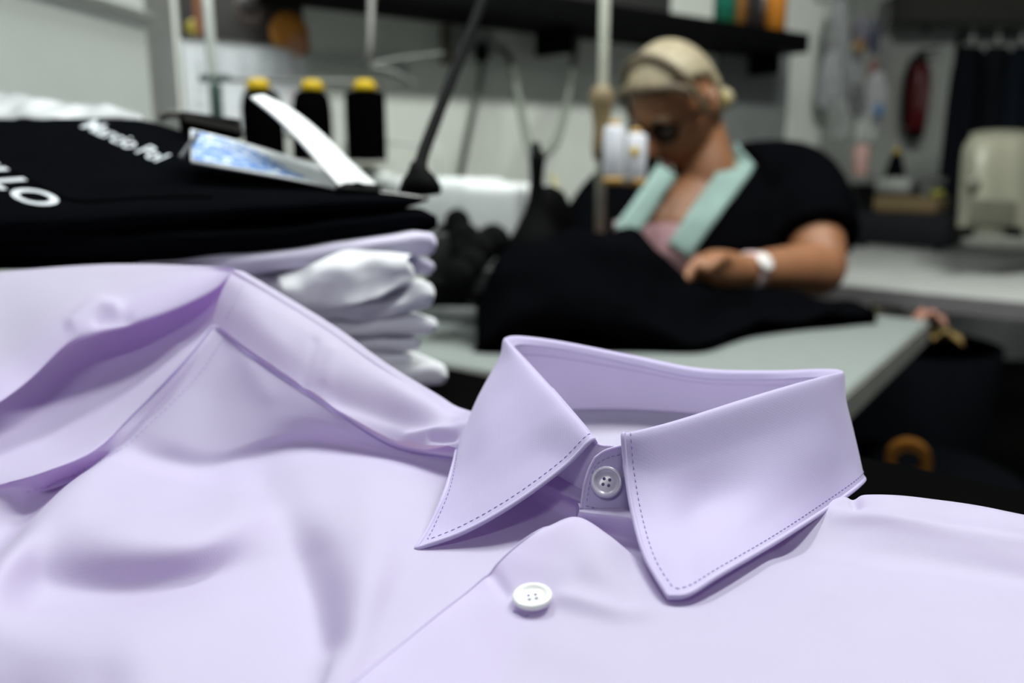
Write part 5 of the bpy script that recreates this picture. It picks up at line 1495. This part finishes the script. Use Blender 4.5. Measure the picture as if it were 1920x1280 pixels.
# dark garments on a rail at the right edge
gr_ = thing('clothes_rail', 'black clothes rail holding dark garments at the right edge', 'clothes rail', (P(1850, 60, 3.2).x, P(1850, 60, 3.2).y, 0))
ra, rb_ = P(1800, 62, 3.2), P(2080, 66, 3.2)
own(tube('rail', [ra, rb_], .012, M_BLACKPL), gr_)
for q in (ra, rb_): own(tube('upright', [Vector((q.x, q.y, .0)), q], .012, M_BLACKPL), gr_)
for i, (px, colr, wd) in enumerate(((1822, (.005, .0055, .008), 62), (1870, (.010, .0105, .013), 60), (1915, (.007, .009, .014), 60), (1965, (.006, .006, .008), 60), (2020, (.010, .010, .012), 60))):
    ctrl = []
    for py, k in ((88, .35), (110, .75), (180, .95), (260, 1.0), (360, 1.05), (430, 1.1)):
        row = []
        for j in range(7):
            t = j / 6 * 2 - 1
            row.append(P(px + wd * .55 * t * k - (py - 88) * .09, py, 3.2 + .10 * (i % 2) - .05 * math.cos(t * math.pi / 2) - .012 * math.sin(j * 2.3 + i)))
        ctrl.append(row)
    g = thing('hanging_garment', ['black jacket at the left end of the clothes rail', 'charcoal trousers hanging second on the clothes rail', 'dark blue grey jacket third on the clothes rail', 'black coat fourth on the clothes rail', 'charcoal coat at the far end of the clothes rail'][i], 'garment', P(px, 430, 3.2), 'dark garments on the rail')
    own(grid_obj('cloth', spline_grid(ctrl, 40, 30), mat('dark_cloth_%d' % i, colr, .9, spec=.05), None, solid=.02), g)
    hp_ = P(px, 88, 3.2)
    own(tube('hanger', [Vector((hp_.x, hp_.y, ra.z + .012)), Vector((hp_.x, hp_.y, ra.z - .03)), hp_], .004, M_STEEL, None, 6), g)
# dim beam along the top of the far right
o = struct(box('trim_4', P(1900, 20, 4.1), (.6, 0, 0), (0, .1, 0), UP * .06, mat('dark_beam', (.08, .08, .065), .7)))

# under the tables at the right: orange tape roll on a dark stool, scraps
sr = P(1703, 862, 1.32)
stl = thing('stool', 'dark round stool in the shadow right of the collar', 'stool', (sr.x, sr.y, 0))
szz = sr.z - .034
own(lathe('seat', [(.15, 0), (.17, .015), (.17, .035), (.15, .045)], (sr.x + .03, sr.y + .05, szz - .045), UP, M_BLACKCLOTH, None), stl)
for k in range(4):
    a = math.pi / 4 + k * math.pi / 2
    own(tube('leg', [(sr.x + .03 + .10 * math.cos(a), sr.y + .05 + .10 * math.sin(a), szz - .045), (sr.x + .03 + .17 * math.cos(a), sr.y + .05 + .17 * math.sin(a), .001)], .014, M_BLACKPL), stl)
tp = thing('tape_reel', 'orange brown tape reel standing on the dark stool', 'tape reel', (sr.x, sr.y, szz))
tc_ = Vector((sr.x, sr.y, szz + .0335))
vs, fs = [], []
tax = Vector((-.35, -.9, .0)).normalized()
a_ = tax.orthogonal().normalized(); b_ = tax.cross(a_)
for i in range(40):
    t = 2 * math.pi * i / 40; e = a_ * math.cos(t) + b_ * math.sin(t)
    for (r, h) in ((.019, -.013), (.033, -.013), (.033, .013), (.019, .013)): vs.append(tc_ + e * r + tax * h)
for i in range(40):
    for k in range(4): fs.append((i * 4 + k, i * 4 + (k + 1) % 4, ((i + 1) % 40) * 4 + (k + 1) % 4, ((i + 1) % 40) * 4 + k))
own(mesh_obj('tape', vs, fs, mat('tape_orange', (.16, .065, .01), .6, spec=.1), None, False), tp)
for nm, lab, px, py, d, colr, s_ in (('fabric_scrap', 'beige fabric scrap below the work table', 1662, 572, 1.95, (.30, .27, .15), .035), ('fabric_scrap', 'salmon fabric scrap beside the table corner', 1744, 588, 1.75, (.30, .14, .10), .03), ('fabric_scrap', 'ochre fabric scrap beside the table corner', 1768, 622, 1.75, (.17, .11, .03), .035)):
    c = P(px, py, d)
    ctrl = [[c + Vector(((j - 1.5) * s_ * .6, (i - 1.5) * s_ * .5, .012 * math.sin(i * 2.1 + j * 1.7) - .01 * abs(j - 1.5))) for j in range(4)] for i in range(4)]
    o = grid_obj(nm, spline_grid(ctrl, 16, 16), mat('scrap_' + lab.split()[0], colr, .8), None, solid=.004)
    tag(o, lab, 'fabric scrap')
bs = P(1720, 620, 1.86)
bk_ = thing('scrap_bin', 'black open bin with fabric scraps between the two tables', 'bin', (bs.x, bs.y, 0))
own(lathe('bin_body', [(.13, .0), (.16, .30), (.18, bs.z - .03), (.17, bs.z - .03), (.12, .01)], (bs.x, bs.y + .02, 0), UP, M_BLACKCLOTH), bk_)
